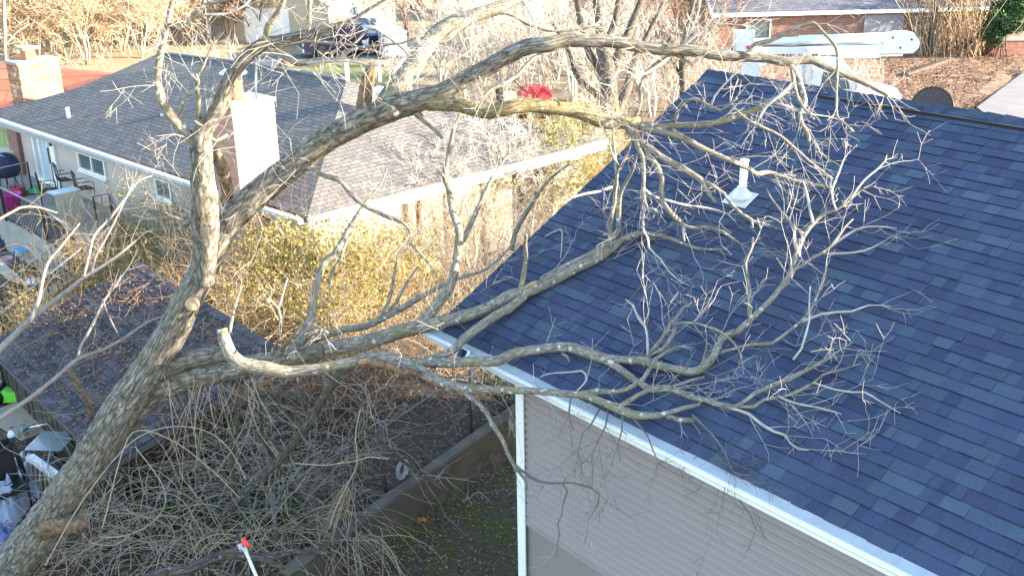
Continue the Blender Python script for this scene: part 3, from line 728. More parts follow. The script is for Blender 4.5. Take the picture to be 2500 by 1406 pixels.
limb('branch', [(1543, 322, 12), (1558, 360, 12), (1569, 386, 12), (1571, 417, 11), (1571, 448, 9), (1571, 473, 8), (1574, 494, 8), (1581, 509, 8), (1599, 512, 7), (1612, 520, 4)], {0: None, 1: 11.5}, twigs=.5)
limb('branch', [(1573, 462, 7), (1599, 481, 7), (1635, 491, 6), (1674, 501, 6), (1712, 506, 6), (1750, 514, 5), (1776, 522, 4), (1796, 541, 3)], {0: None, 1: r0(.2)}, twigs=1.1)
limb('branch', [(1574, 365, 16), (1592, 391, 16), (1610, 417, 14), (1617, 442, 13), (1615, 468, 13), (1620, 494, 12), (1635, 517, 12), (1656, 537, 12), (1671, 552, 11), (1699, 558, 9), (1725, 555, 8), (1763, 565, 7), (1789, 583, 6), (1813, 597, 4)], {0: None, 1: 11.4}, twigs=.7, mat=M_limb)
limb('branch', [(1670, 552, 8), (1669, 570, 7), (1671, 588, 4)], (None, 11.4))
limb('branch', [(1575, 505, 6), (1569, 540, 6), (1571, 565, 6), (1581, 581, 6), (1584, 604, 6), (1597, 619, 6), (1612, 632, 5), (1633, 663, 4), (1656, 683, 3), (1683, 698, 2)], {0: None, 1: r0(.05)}, twigs=.9)
limb('branch', [(1548, 295, 10), (1564, 250, 10), (1562, 215, 10), (1580, 175, 9), (1620, 145, 8), (1640, 133, 6), (1700, 163, 4)], (None, 11.5), twigs=1.4)
limb('branch', [(1560, 212, 7), (1540, 180, 7), (1510, 172, 6), (1495, 195, 5), (1495, 225, 4)], (None, 11.4), twigs=.8)
limb('branch', [(1648, 305, 8), (1655, 268, 10), (1672, 246, 10), (1698, 241, 9), (1735, 262, 8), (1760, 270, 6), (1800, 240, 4)], (None, 11.1), twigs=1.3)
limb('branch', [(1735, 262, 6), (1745, 235, 5), (1775, 200, 4), (1805, 172, 3)], (None, 11.0), twigs=.8)
# torn branch under the junction and arching hanger
limb('broken_stub', [(1012, 272, 17), (1035, 290, 18), (1058, 312, 14), (1080, 338, 6)], (None, 11.9), mat=M_limb)
limb('branch', [(745, 402, 14), (770, 418, 12), (792, 430, 12), (830, 442, 12), (856, 473, 13), (887, 501, 12), (933, 524, 11), (984, 545, 8), (1002, 570, 7), (1000, 592, 7), (1022, 614, 6), (1056, 657, 4), (1075, 690, 3)], {0: None, 1: 12.2}, twigs=.8, mat=M_limb)
limb('branch', [(470, 533, 13), (446, 550, 12), (430, 532, 9), (395, 531, 6), (358, 535, 6), (322, 524, 4)], (12.3, 12.6), twigs=.9)
# arch limb end branches
limb('branch', [(1822, 134, 14), (1845, 108, 13), (1880, 100, 12), (1926, 78, 11), (1955, 64, 11), (1985, 57, 9), (2004, 74, 8), (2040, 115, 8), (2045, 160, 7), (2042, 220, 6), (2044, 283, 5), (2062, 300, 4), (2082, 322, 3)], (None, 11.0), twigs=.9)
limb('branch', [(1926, 158, 13), (1940, 175, 14), (1952, 200, 13), (1966, 250, 12), (1954, 272, 10), (1957, 300, 9), (1972, 325, 9), (1976, 345, 7)], (None, 11.2), twigs=.6, mat=M_limb)
limb('branch', [(1932, 165, 10), (1940, 210, 9), (1950, 246, 8), (1970, 272, 7), (1988, 292, 5)], (None, 11.1), twigs=.9)
limb('branch', [(1935, 205, 8), (1900, 236, 8), (1870, 262, 7), (1850, 300, 5), (1858, 310, 3)], (None, 11.3), twigs=1)
limb('branch', [(1660, 120, 8), (1700, 85, 8), (1730, 65, 6), (1780, 60, 5), (1830, 66, 3)], (None, 11.2), twigs=1.2)
limb('branch', [(1668, 115, 5), (1690, 70, 4), (1705, 30, 4), (1712, -5, 3)], (None, 11.3), twigs=1)
limb('branch', [(1350, 112, 6), (1300, 145, 9), (1262, 185, 10), (1240, 200, 10), (1205, 215, 9), (1170, 245, 7)], (11.5, 11.3), twigs=1.6)
limb('branch', [(1636, 140, 8), (1600, 165, 7), (1576, 180, 6), (1545, 185, 4)], (11.5, 11.3), twigs=1)
# ---- second stem: limbs that lie on the roof
limb('limb', [(250, 1105, 60), (300, 1035, 66), (355, 975, 66), (420, 935, 62), (500, 915, 56), (600, 893, 50), (700, 874, 42), (784, 858, 39)], {0: 14.0, 1: 12.6}, mat=M_bark, step=.06)
limb('limb', [(640, 886, 40), (718, 872, 40), (784, 859, 40), (818, 848, 39), (869, 842, 40), (920, 828, 36), (971, 811, 36), (1022, 798, 33), (1086, 782, 32), (1150, 768, 30), (1214, 741, 30), (1238, 726, 31), (1277, 713, 30), (1315, 700, 29), (1354, 681, 28), (1405, 654, 25), (1456, 631, 23), (1494, 606, 20), (1522, 583, 16), (1558, 570, 12), (1597, 572, 10), (1635, 581, 9), (1674, 597, 8), (1712, 608, 7), (1765, 609, 4)], {0: None, .3: r0(.13), .5: r0(.10), 1: r0(.05)}, mat=M_limb, twigs=.5, step=.05)
limb('branch', [(1322, 683, 14), (1379, 650, 15), (1430, 627, 15), (1476, 601, 15), (1497, 575, 14), (1510, 560, 13), (1510, 532, 12), (1512, 494, 11), (1517, 468, 9), (1533, 437, 8), (1546, 412, 7), (1556, 378, 5), (1580, 345, 3)], {0: r0(.12), .4: r0(.13), 1: 11.5}, twigs=1.1, mat=M_limb)
limb('branch', [(1492, 606, 14), (1492, 575, 13), (1487, 550, 11), (1494, 519, 11), (1500, 494, 10), (1502, 468, 9), (1505, 448, 8), (1507, 424, 8), (1520, 399, 7), (1533, 371, 6), (1543, 340, 5), (1560, 300, 3)], {0: r0(.1), 1: 11.4}, twigs=1.0, mat=M_limb)
limb('branch', [(1505, 425, 6), (1502, 380, 6), (1498, 345, 5), (1490, 300, 4), (1480, 255, 3)], (None, 11.5), twigs=1.0)
limb('branch', [(1510, 405, 5), (1492, 370, 5), (1484, 335, 4), (1462, 295, 2)], (None, 11.6), twigs=.8)
limb('branch', [(1497, 455, 6), (1464, 467, 7), (1430, 473, 6), (1400, 481, 5), (1360, 486, 3)], (None, 12.0), twigs=.9)
limb('branch', [(1270, 712, 15), (1279, 670, 13), (1284, 634, 12), (1282, 598, 11), (1284, 574, 8)], {0: r0(.12), 1: 12.0}, mat=M_limb)
limb('broken_stub', [(1275, 706, 9), (1296, 694, 11), (1310, 689, 11)], {0: r0(.14), 1: r0(.18)}, mat=M_cut)
limb('branch', [(1330, 578, 3), (1368, 560, 4), (1372, 585, 3), (1369, 630, 2)], {0: r0(.02), 1: r0(.02)}, twigs=.4)
limb('limb', [(1286, 716, 18), (1268, 733, 21), (1248, 749, 22), (1202, 775, 22), (1163, 803, 22), (1132, 828, 21), (1112, 849, 20), (1086, 864, 20), (1040, 880, 18)], {0: r0(.08), .6: r0(.16), 1: r0(.18)}, mat=M_limb)
limb('limb', [(543, 802, 26), (550, 830, 30), (562, 862, 33), (592, 888, 35), (651, 900, 33), (702, 908, 30), (754, 903, 27), (818, 892, 25), (869, 882, 26), (920, 875, 34), (971, 885, 40), (1010, 898, 34), (1035, 911, 28), (1074, 931, 24), (1112, 942, 22), (1150, 949, 19), (1200, 951, 18), (1240, 952, 18), (1300, 953, 17), (1328, 956, 17), (1392, 962, 17), (1432, 966, 18), (1456, 975, 19), (1494, 990, 20), (1533, 1006, 22), (1558, 1013, 20), (1610, 1013, 15), (1661, 998, 12), (1710, 986, 7)], {0: 11.9, .35: 11.9, .62: r0(.22), .75: r0(.12), 1: r0(.08)}, mat=M_limb, twigs=.6, step=.045)
limb('torn_wood', [(872, 884, 12), (900, 884, 17), (940, 892, 21), (985, 905, 18), (1030, 916, 8)], {0: 11.72, 1: 11.76}, mat=M_heart, lab='long split wound showing pale and brown wood', amp=.25)
limb('limb', [(985, 888, 22), (1048, 885, 24), (1099, 885, 25), (1150, 882, 24), (1214, 880, 24), (1262, 860, 24), (1330, 850, 23), (1392, 848, 25), (1430, 861, 26), (1470, 872, 26), (1506, 878, 21), (1546, 880, 21), (1579, 883, 23), (1610, 893, 21), (1648, 900, 20), (1690, 907, 21), (1714, 896, 20), (1740, 872, 18), (1755, 842, 16), (1770, 820, 16), (1800, 808, 15), (1824, 787, 14), (1845, 768, 14), (1880, 735, 13), (1915, 690, 12), (1930, 665, 12), (1942, 630, 12), (1954, 598, 12), (1966, 570, 11), (1985, 546, 10), (2008, 525, 8), (2041, 512, 7), (2070, 492, 6), (2103, 464, 5), (2138, 454, 3)], {0: None, .15: r0(.2), .27: r0(.08), .5: r0(.07), .62: r0(.1), 1: r0(.5)}, mat=M_limb, twigs=1.0, step=.045)
limb('limb', [(1462, 868, 20), (1494, 886, 20), (1520, 905, 18), (1546, 924, 18), (1571, 941, 17), (1590, 950, 17), (1635, 947, 16), (1661, 958, 16), (1700, 972, 15), (1725, 976, 14), (1750, 984, 13), (1790, 993, 12), (1815, 980, 10), (1842, 960, 11), (1884, 941, 11), (1926, 926, 10), (1957, 910, 9), (2010, 882, 8), (2044, 859, 6), (2083, 834, 3)], {0: None, .2: r0(.12), 1: r0(.06)}, mat=M_limb, twigs=1.1, step=.05)
limb('branch', [(1412, 962, 12), (1456, 954, 12), (1507, 956, 12), (1546, 941, 12), (1571, 923, 11), (1584, 903, 10), (1600, 877, 9), (1630, 855, 8), (1661, 844, 4)], {0: r0(.14), 1: r0(.12)}, twigs=.9, mat=M_limb)
limb('branch', [(1512, 992, 12), (1558, 964, 12), (1590, 948, 11), (1630, 944, 11), (1642, 945, 10), (1680, 930, 8), (1720, 920, 6)], {0: r0(.13), 1: r0(.1)}, twigs=.9, mat=M_limb)
limb('branch', [(1630, 1016, 12), (1661, 1024, 12), (1697, 1025, 10)], {0: r0(.08), 1: r0(.08)}, twigs=.8)
limb('branch', [(1582, 866, 8), (1580, 820, 7), (1577, 800, 6), (1558, 775, 6), (1546, 746, 5), (1528, 731, 4)], {0: r0(.1), 1: r0(.3)}, twigs=.9)
limb('branch', [(1584, 864, 10), (1614, 829, 10), (1635, 793, 9), (1650, 775, 8), (1666, 752, 5), (1700, 735, 3)], {0: r0(.1), 1: r0(.35)}, twigs=1.2)
limb('branch', [(1586, 868, 9), (1625, 845, 9), (1650, 800, 8), (1652, 790, 7), (1690, 788, 7), (1750, 806, 6), (1790, 835, 5), (1810, 870, 4), (1815, 912, 3)], {0: r0(.1), .6: r0(.45), 1: r0(.2)}, twigs=1.0)
limb('branch', [(1760, 862, 8), (1800, 848, 8), (1842, 840, 9), (1887, 837, 10), (1926, 808, 8), (1957, 784, 8), (1979, 756, 7), (1996, 722, 6), (2010, 690, 4), (2018, 640, 3)], {0: r0(.12), 1: r0(.3)}, twigs=1.1, mat=M_limb)
limb('branch', [(1952, 788, 8), (2005, 767, 7), (2044, 762, 7), (2080, 760, 6), (2122, 745, 4), (2175, 747, 2)], {0: r0(.15), 1: r0(.04)}, twigs=1.2)
limb('branch', [(1930, 665, 9), (1962, 646, 9), (1990, 626, 9), (2013, 615, 9), (2041, 586, 7), (2064, 553, 6), (2083, 535, 3)], {0: r0(.25), 1: r0(.3)}, twigs=1.1)
limb('branch', [(2008, 618, 8), (2050, 586, 7), (2094, 559, 6), (2120, 553, 5), (2164, 554, 4), (2190, 558, 2)], {0: r0(.25), 1: r0(.05)}, twigs=.9)
limb('branch', [(2008, 619, 7), (2060, 618, 6), (2110, 612, 5), (2150, 594, 3), (2175, 578, 2)], {0: r0(.25), 1: r0(.06)}, twigs=1.0)
limb('branch', [(1962, 572, 9), (1943, 560, 8), (1926, 538, 7), (1906, 514, 5), (1880, 480, 4), (1872, 460, 3)], {0: r0(.35), 1: r0(.5)}, twigs=.9)
limb('branch', [(1946, 612, 7), (1938, 590, 6), (1940, 566, 6), (1930, 545, 5)], {0: r0(.3), 1: r0(.3)}, twigs=.4)
limb('branch', [(1985, 545, 8), (1975, 500, 7), (1968, 465, 5), (1960, 440, 4)], {0: r0(.4), 1: r0(.6)}, twigs=.8)
limb('branch', [(2041, 512, 6), (2030, 470, 5), (2048, 420, 5), (2062, 385, 3), (2075, 370, 2)], {0: r0(.5), 1: r0(.75)}, twigs=1.2)
limb('branch', [(2075, 488, 6), (2110, 440, 5), (2140, 415, 5), (2160, 395, 4), (2165, 380, 2)], {0: r0(.5), 1: r0(.6)}, twigs=1.3)
limb('branch', [(1800, 992, 10), (1842, 991, 10), (1867, 974, 10), (1912, 968, 9), (1954, 952, 9), (1985, 935, 8), (2013, 913, 7), (2058, 901, 6), (2103, 887, 3)], {0: r0(.08), 1: r0(.04)}, twigs=1.1)
limb('branch', [(1906, 970, 6), (1946, 985, 6), (1996, 994, 5), (2038, 1005, 4), (2055, 1011, 2)], {0: r0(.08), 1: r0(.03)}, twigs=1.2)
limb('branch', [(1740, 985, 7), (1800, 1000, 8), (1828, 1010, 8), (1856, 1033, 8), (1890, 1053, 7), (1915, 1061, 6), (1930, 1082, 4), (1950, 1096, 4), (1975, 1098, 2)], {0: r0(.1), 1: r0(.04)}, twigs=.9)
limb('branch', [(1937, 878, 7), (1957, 851, 6), (1968, 814, 6), (1976, 784, 5), (1976, 744, 4), (1978, 700, 3)], {0: r0(.1), 1: r0(.35)}, twigs=.8)
limb('branch', [(1985, 933, 5), (2038, 950, 5), (2082, 957, 5), (2110, 957, 5), (2150, 980, 4), (2199, 1009, 2)], {0: r0(.1), 1: r0(.03)}, twigs=.9)
limb('branch', [(1842, 780, 9), (1829, 773, 9), (1830, 730, 8), (1832, 712, 8), (1822, 660, 8), (1820, 640, 7), (1836, 605, 6), (1838, 580, 4)], {0: r0(.15), 1: r0(.45)}, twigs=1.1)
limb('branch', [(1395, 968, 5), (1432, 928, 5), (1420, 905, 6), (1392, 908, 4), (1340, 912, 3), (1318, 920, 2)], {0: r0(.12), 1: r0(.08)}, twigs=.6)
limb('broken_stub', [(1372, 862, 7), (1385, 870, 7), (1391, 884, 6)], {0: r0(.1), 1: r0(.05)}, mat=M_limb)
# hanging pieces in front of the siding
limb('branch', [(1130, 952, 17), (1145, 965, 15), (1168, 984, 13), (1189, 1010, 12), (1205, 1040, 12), (1226, 1072, 11), (1246, 1118, 10), (1266, 1150, 8), (1281, 1170, 6), (1287, 1187, 4)], {0: None, 1: 11.3}, twigs=.3, mat=M_limb)
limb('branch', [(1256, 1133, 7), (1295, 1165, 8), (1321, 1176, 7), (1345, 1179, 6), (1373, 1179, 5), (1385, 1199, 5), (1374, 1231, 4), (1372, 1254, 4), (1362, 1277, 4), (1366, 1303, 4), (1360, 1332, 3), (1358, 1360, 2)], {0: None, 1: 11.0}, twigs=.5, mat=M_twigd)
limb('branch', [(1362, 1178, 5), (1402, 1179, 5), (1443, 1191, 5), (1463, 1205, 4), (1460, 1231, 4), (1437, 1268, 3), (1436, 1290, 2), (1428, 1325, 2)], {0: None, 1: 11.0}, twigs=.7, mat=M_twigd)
for x0, y0, q in ((1465, 995, [(1440, 1040), (1424, 1056), (1411, 1110), (1420, 1130), (1418, 1170)]), (1485, 1000, [(1478, 1040), (1460, 1075), (1445, 1115), (1448, 1150), (1445, 1190)]), (1540, 1012, [(1562, 1040), (1580, 1062), (1593, 1095), (1606, 1130), (1602, 1165)]), (1655, 1030, [(1690, 1030), (1720, 1080), (1730, 1125), (1755, 1165), (1800, 1215), (1830, 1255), (1845, 1290), (1870, 1312)]), (1520, 1005, [(1518, 1050), (1508, 1090), (1516, 1125)]), (1690, 1012, [(1740, 1062), (1770, 1105), (1790, 1150), (1830, 1160)]), (1395, 962, [(1390, 1010), (1400, 1050)])):
    pts = [(x0, y0, 5)]+[(a, b, max(2, 4.5-.4*i)) for i, (a, b) in enumerate(q)]
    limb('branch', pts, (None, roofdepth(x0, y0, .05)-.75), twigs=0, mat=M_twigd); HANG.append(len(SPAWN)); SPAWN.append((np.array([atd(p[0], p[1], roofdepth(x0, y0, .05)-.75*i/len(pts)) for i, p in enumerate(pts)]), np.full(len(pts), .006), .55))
# stems rising behind the limbs
limb('limb', [(1000, 812, 26), (1035, 782, 28), (1074, 733, 27), (1099, 697, 25), (1112, 650, 21), (1119, 600, 20), (1119, 560, 18), (1106, 519, 16), (1094, 460, 14), (1086, 437, 13), (1092, 391, 11), (1102, 340, 10), (1112, 300, 7), (1128, 268, 5)], {0: 12.7, 1: 12.4}, mat=M_limb, twigs=1.1)
limb('branch', [(1088, 438, 8), (1078, 425, 7), (1066, 418, 4)], (None, 12.3))
limb('limb', [(690, 880, 26), (735, 830, 26), (753, 795, 25), (764, 745, 19), (775, 690, 18), (792, 642, 17), (815, 622, 17), (838, 585, 15), (855, 555, 13), (876, 519, 11), (895, 492, 8), (925, 455, 6), (945, 415, 4)], {0: 12.9, 1: 13.2}, mat=M_limb, twigs=1.3)
limb('branch', [(806, 700, 10), (812, 660, 9), (828, 640, 9), (843, 596, 7), (865, 560, 5)], (13.2, 13.3), twigs=.9)
limb('limb', [(560, 862, 38), (500, 870, 40), (455, 880, 42), (400, 905, 46)], (13.0, 13.3), mat=M_bark)
limb('limb', [(760, 830, 20), (836, 806, 17), (882, 799, 17), (920, 785, 17), (971, 757, 16), (1010, 736, 14), (1061, 706, 11), (1120, 680, 9), (1190, 655, 6), (1250, 600, 4)], {0: 12.9, 1: 13.4}, mat=M_limb, twigs=1.6)
limb('branch', [(922, 784, 10), (945, 745, 9), (958, 700, 8), (966, 650, 6), (985, 600, 4)], (None, 13.2), twigs=1.1)
limb('branch', [(940, 772, 10), (966, 740, 9), (992, 692, 7), (1020, 650, 4)], (None, 13.2), twigs=1.1)
limb('branch', [(1130, 590, 14), (1170, 500, 12), (1205, 430, 9), (1240, 380, 6), (1290, 350, 4)], (13.6, 13.8), twigs=1.5)
limb('branch', [(1250, 610, 14), (1262, 560, 12), (1310, 480, 10), (1340, 440, 7), (1390, 400, 4)], (14.6, 15), twigs=1.5)
limb('branch', [(560, 812, 10), (566, 780, 8), (575, 740, 6), (590, 700, 4)], (None, 12.0), twigs=.6)
limb('branch', [(668, 885, 13), (680, 860, 11), (712, 825, 9), (745, 790, 8), (800, 812, 6)], (None, 11.6), twigs=.8)
limb('branch', [(655, 880, 12), (662, 862, 9), (680, 830, 7), (685, 790, 7), (680, 755, 6), (650, 725, 4)], (None, 11.6), twigs=1.0)
limb('branch', [(680, 752, 6), (695, 700, 5), (702, 680, 3)], (None, 11.6), twigs=.8)

# ---- twigs grown from the limbs
def grow(out, p, d, L, r, lev, R, roof=True, droop=-.02, ang=(.5, 1.1), kids=3):
    n = max(3, int(L/.11)+1); pts = [p]; dd = np.array(d, float)
    for i in range(n-1):
        dd = nrm(dd+np.array([R.gauss(0, .13), R.gauss(0, .13), R.gauss(0, .13)+droop])); q = pts[-1]+dd*(L/(n-1))
        if roof:
            v = float(np.dot(q-P0, RN)); sa = float(np.dot(q-P0, E)); va = float(np.dot(q-P0, UPR))
            if v < .02+r and v > -1.0 and 0 < sa < HL and 0 < va < RAKE: q = q+RN*(.02+r-v); dd = nrm(dd-RN*min(0, np.dot(dd, RN)))
        pts.append(q)
    rad = np.linspace(r, max(.0016, r*.35), n); out.append((np.array(pts), rad))
    if lev > 0:
        for k in range(R.randint(max(1, kids-1), kids+1)):
            i = R.randint(1, n-1); t = nrm(pts[i]-pts[i-1]); s_ = nrm(np.cross(t, np.array([R.gauss(0, 1), R.gauss(0, 1), R.gauss(0, 1)])))
            a = R.uniform(*ang); grow(out, pts[i], t*math.cos(a)+s_*math.sin(a), L*R.uniform(.35, .65), max(.002, rad[i]*.65), lev-1, R, roof, droop, ang, kids)
def twig_mesh(polys, sides=3):
    mb = MB()
    for P, r in polys: mb.tube(P, r, sides if r[0] < .012 else 5, cap=False)
    return mb
R = random.Random(21); tw_light = []; tw_dark = []
for si, (C, rad, amt) in enumerate(SPAWN):
    tw = tw_dark if si in HANG else tw_light
    if si in HANG: amt = 1.6
    Ls = np.concatenate([[0], np.cumsum(np.linalg.norm(np.diff(C, axis=0), axis=1))])
    k = int(Ls[-1]*amt*(3.6 if C[-1][1] < 12.2 and C[-1][2] < 7.2 else 5.4)+R.random())
    for _ in range(k):
        s = Ls[-1]*(1-R.random()**1.5*.95); i = min(len(C)-2, int(np.searchsorted(Ls, s))); i = max(1, i)
        t = nrm(C[i]-C[i-1]); sd = nrm(np.cross(t, np.array([R.gauss(0, 1), R.gauss(0, 1), R.gauss(0, 1)]))); a = R.uniform(.45, 1.15)
        L = min(1.1, R.uniform(.2, .62)*(1+.25*rad[i]/.02))*(.6 if s > Ls[-1]*.8 else 1); r = min(rad[i]*.6, R.uniform(.0026, .0052))
        grow(tw, C[i], t*math.cos(a)+sd*math.sin(a), L, r, 2 if L > .45 else 1, R)
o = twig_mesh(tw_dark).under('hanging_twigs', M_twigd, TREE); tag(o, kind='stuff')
o = twig_mesh(tw_light).under('twigs', M_twig, TREE); tag(o, kind='stuff')


# ------------------------------------------------------------------ yard below the tree
M_vine = simple('dry_vine', (.33, .265, .19), .9, .35, 12, .15)
M_vinegrey = simple('grey_sapling_bark', (.23, .205, .18), .9, .3, 10, .15)
M_oldbark = barkmat('dark_old_bark', (.03, .027, .024), (.10, .09, .08), (.18, .165, .15), .3, 1.0, .2)
M_olive = leafmat('olive_leaves', [(.10, .11, .02), (.20, .20, .04), (.30, .26, .06), (.36, .31, .12), (.22, .15, .06)])
M_ivy = leafmat('ivy_leaves', [(.012, .03, .010), (.025, .055, .016), (.04, .085, .025), (.06, .10, .04)], .45, .1)
M_litter = leafmat('leaf_litter', [(.06, .04, .03), (.14, .08, .045), (.22, .12, .06), (.30, .19, .11), (.10, .07, .05)], .8, .0)
M_stalk = simple('tan_stalks', (.34, .25, .15), .9, .35, 9, .1)

def gz(p): return np.array([p[0], p[1], hgt(p[0], p[1])])
def leaves(mb, C, n, R3, size, R, squash=1.0, shell=.0):
    V = []; F = []
    for i in range(n):
        while True:
            q = np.array([R.uniform(-1, 1) for _ in range(3)]); l = np.linalg.norm(q)
            if shell < l < 1: break
        k = .75+.45*mnoise.noise(Vector((C[0]+q[0]*1.7*1.3, C[1]+q[1]*1.7, C[2]+q[2]*1.9)))*1.6
        p = C+q*np.asarray(R3)*k
        a = nrm([R.gauss(0, 1), R.gauss(0, 1), R.gauss(0, 1)]); b = nrm(np.cross(a, [R.gauss(0, 1), R.gauss(0, 1), R.gauss(0, 1)])); s = size*R.uniform(.6, 1.4)
        m = len(V); V += [p-a*s, p+b*s*.45, p+a*s, p-b*s*.45]; F.append((m, m+1, m+2, m+3))
    mb.add(V, F)
def vine(p, d, L, R, curl=.22, r=.006, grav=-.10, zmin=None):
    n = max(5, int(L/.12)); pts = [np.array(p, float)]; dd = nrm(d); sw = np.array([R.gauss(0, 1), R.gauss(0, 1), R.gauss(0, .5)])*curl*.5
    for i in range(n):
        dd = nrm(dd+sw*.35+np.array([R.gauss(0, curl*.55), R.gauss(0, curl*.55), R.gauss(0, curl*.4)+grav])); q = pts[-1]+dd*(L/n)
        zl = hgt(q[0], q[1])+.02
        if q[2] < zl: q[2] = zl; dd = nrm(np.array([dd[0], dd[1], abs(dd[2])*.3]))
        pts.append(q)
    P = np.array(pts); return P, np.linspace(r, max(.0025, r*.45), len(P))
# retaining wall with footing
t3 = np.array([*WT, 0]); n3 = np.array([*WN, 0]); w0 = np.array([*W0, 0.]); wl = 7.2
rw = thing('retaining_wall', 'stained concrete retaining wall running behind the house lawn', 'retaining wall', w0)
mb = MB(); st = w0-t3*1.3
prof = [(-.02, -.3), (.34, -.3), (.34, .555), (.20, .60), (-.02, .585)]
segs = 14
mb.extrude([(-.02, -.3), (.30, -.3), (.285, .50), (.27, .545), (.0, .55)], st, n3, Z, t3, wl)
rw_o = mb.under('wall', M_concdark, rw)
mb = MB(); mb.extrude([(.06, .551), (.25, .551), (.25, .60), (.06, .615)], st, n3, Z, t3, wl); mb.under('coping', simple('stained_coping', (.13, .112, .092), .95, .4, 2.0, .15, .7, 35), rw)
# chain-link fence on the wall
cf = thing('chain_link_fence', 'sagging grey chain-link fence standing on the concrete retaining wall', 'chain link fence', w0+n3*.36)
po = MB(); ra = MB(); me_ = MB(); fo = w0+n3*.36-t3*1.2; FH = 1.15
for k in np.arange(0, 7.1, 2.3): po.tube([fo+t3*k+Z*.3, fo+t3*k+Z*(.55+FH)], .03, 8)
ra.tube([fo+t3*k+Z*(.52+FH+.02*math.sin(k*2)) for k in np.arange(0, 7.0, .4)], .016, 6)
ga = .075
for k in np.arange(-FH, 7.0, ga):
    for sgn in (1, -1):
        a0, a1 = (k, k+FH) if sgn > 0 else (k+FH, k)
        z0, z1 = 0.0, FH
        q = []
        for u in np.linspace(0, 1, 4):
            kk = a0+(a1-a0)*u
            q.append((kk, z0+(z1-z0)*u))
        q = [(kk, zz) for kk, zz in q if -.05 <= kk <= 7.0]
        if len(q) > 1: me_.tube([fo+t3*kk+n3*(.03*math.sin(kk*1.7+zz*2))+Z*(.55+zz) for kk, zz in q], .0022, 3, False)
M_wire = simple('galvanised_wire', (.085, .088, .088), .5, .3, 20, .4, metal=.4)
po.under('post', M_wire, cf); ra.under('top_rail', M_wire, cf); me_.under('mesh', M_wire, cf)
# grey wreath hanging on the fence
p = onpl(975, 1143, fo, n3)
tag_w = thing('wreath', 'round pale grey twig wreath hanging on the chain-link fence', 'wreath', p-n3*.06)
mb = MB(); R = random.Random(3)
for k in range(46):
    ph = R.uniform(0, 6.28); rr = R.uniform(.09, .145); off = R.uniform(-.05, .03); pts = []
    for u in np.linspace(0, R.uniform(1.2, 3), 12): pts.append(p-n3*(.06+off*.6)+t3*math.cos(ph+u)*(rr+.012*math.sin(u*5+k))+Z*math.sin(ph+u)*(rr*1.12+.012*math.sin(u*4+k)))
    mb.tube(pts, .008, 4)
mb.under('twig_ring', simple('bleached_twigs', (.36, .37, .36), .9, .4, 12), tag_w)

# shed with shingle roof and leaf litter
Sh0, Sh1 = at(0, 878, 1.5), at(220, 1095, 1.5); es = nrm(Sh1-Sh0); ns = np.array([-es[1], es[0], 0]); ns = ns if ns[0] > 0 else -ns
cz = Sh0-es*.9; LS = float(np.linalg.norm(Sh1-Sh0))+1.6; WS = 3.1; RS = .85; ups = nrm(ns*WS+Z*RS)
shed = thing('shed', 'low dark wooden shed under the leaning trunk with leaf-littered shingle roof', 'shed', wz(cz, .4))
def shp(s, v, h=0.0): return cz+es*s+ups*v+nrm(np.cross(es, ups) if np.cross(es, ups)[2] > 0 else -np.cross(es, ups))*h
RKS = math.hypot(WS, RS)
mb = MB(); R = random.Random(8); pal = [(.055, .056, .068), (.075, .074, .086), (.045, .045, .055), (.09, .086, .095), (.068, .06, .064)]
rows = 22; ex = RKS/rows
for r in range(rows):
    s = -R.uniform(0, .3)
    while s < LS:
        a, b = max(0, s), min(LS, s+R.choice((.2, .25, .3))); s = b if s >= 0 else b
        if b-a < .01: s += .05; continue
        c = R.choice(pal); th_ = .016*R.uniform(.5, 1.2); v0 = r*ex; v1 = min(RKS, v0+ex+.02)
        mb.quad(shp(a, v0, th_), shp(b, v0, th_), shp(b, v1, .002), shp(a, v1, .002), c)
        mb.quad(shp(a, v0, -.01), shp(b, v0, -.01), shp(b, v0, th_), shp(a, v0, th_), (.012, .012, .016))
mb.poly([shp(0, 0, -.012), shp(LS, 0, -.012), shp(LS, RKS, -.012), shp(0, RKS, -.012)], col=(.02, .02, .025))
for a, b in ((shp(0, 0, -.06), shp(LS, 0, -.06)), (shp(0, 0, -.06), shp(0, RKS, -.06)), (shp(0, RKS, -.06), shp(LS, RKS, -.06)), (shp(LS, 0, -.06), shp(LS, RKS, -.06))): mb.beam(a, b, .03, .1, col=(.09, .085, .085))
sroof = mb.under('roof', M_shing, shed)
mb = MB(); a = 0.12
while a < LS-.1:
    mb.box(wz(cz+es*(a+.065)+ns*(.18+R.uniform(0, .02)), .85), .125, .025, 1.2, es, ns, Z); a += .135
for k in range(20): mb.box(wz(cz+es*.14+ns*(.2+k*.14), .35+(1.06+.036*k)/2), .025, .13, 1.06+.036*k, es, ns, Z)
mb.under('plank_wall', M_darkwood, shed)
mb = MB(); mb.box(wz(cz+es*.1+ns*.17, .9), .07, .04, 1.2, es, ns, Z); mb.under('corner_board', simple('dull_trim', (.16, .15, .14), .8, .3), shed)
mb = MB()
for k in range(240):
    a = shp(R.uniform(.2, LS), R.uniform(.1, RKS), .03); d_ = nrm(es*R.gauss(0, 1)+ups*R.gauss(0, 1)+Z*.08)
    mb.tube(np.array([a, a+d_*R.uniform(.1, .3), a+d_*R.uniform(.35, .8)+es*R.gauss(0, .06)+Z*R.uniform(.0, .12)]), [.008, .006, .004], 3, False)
V = []; F = []
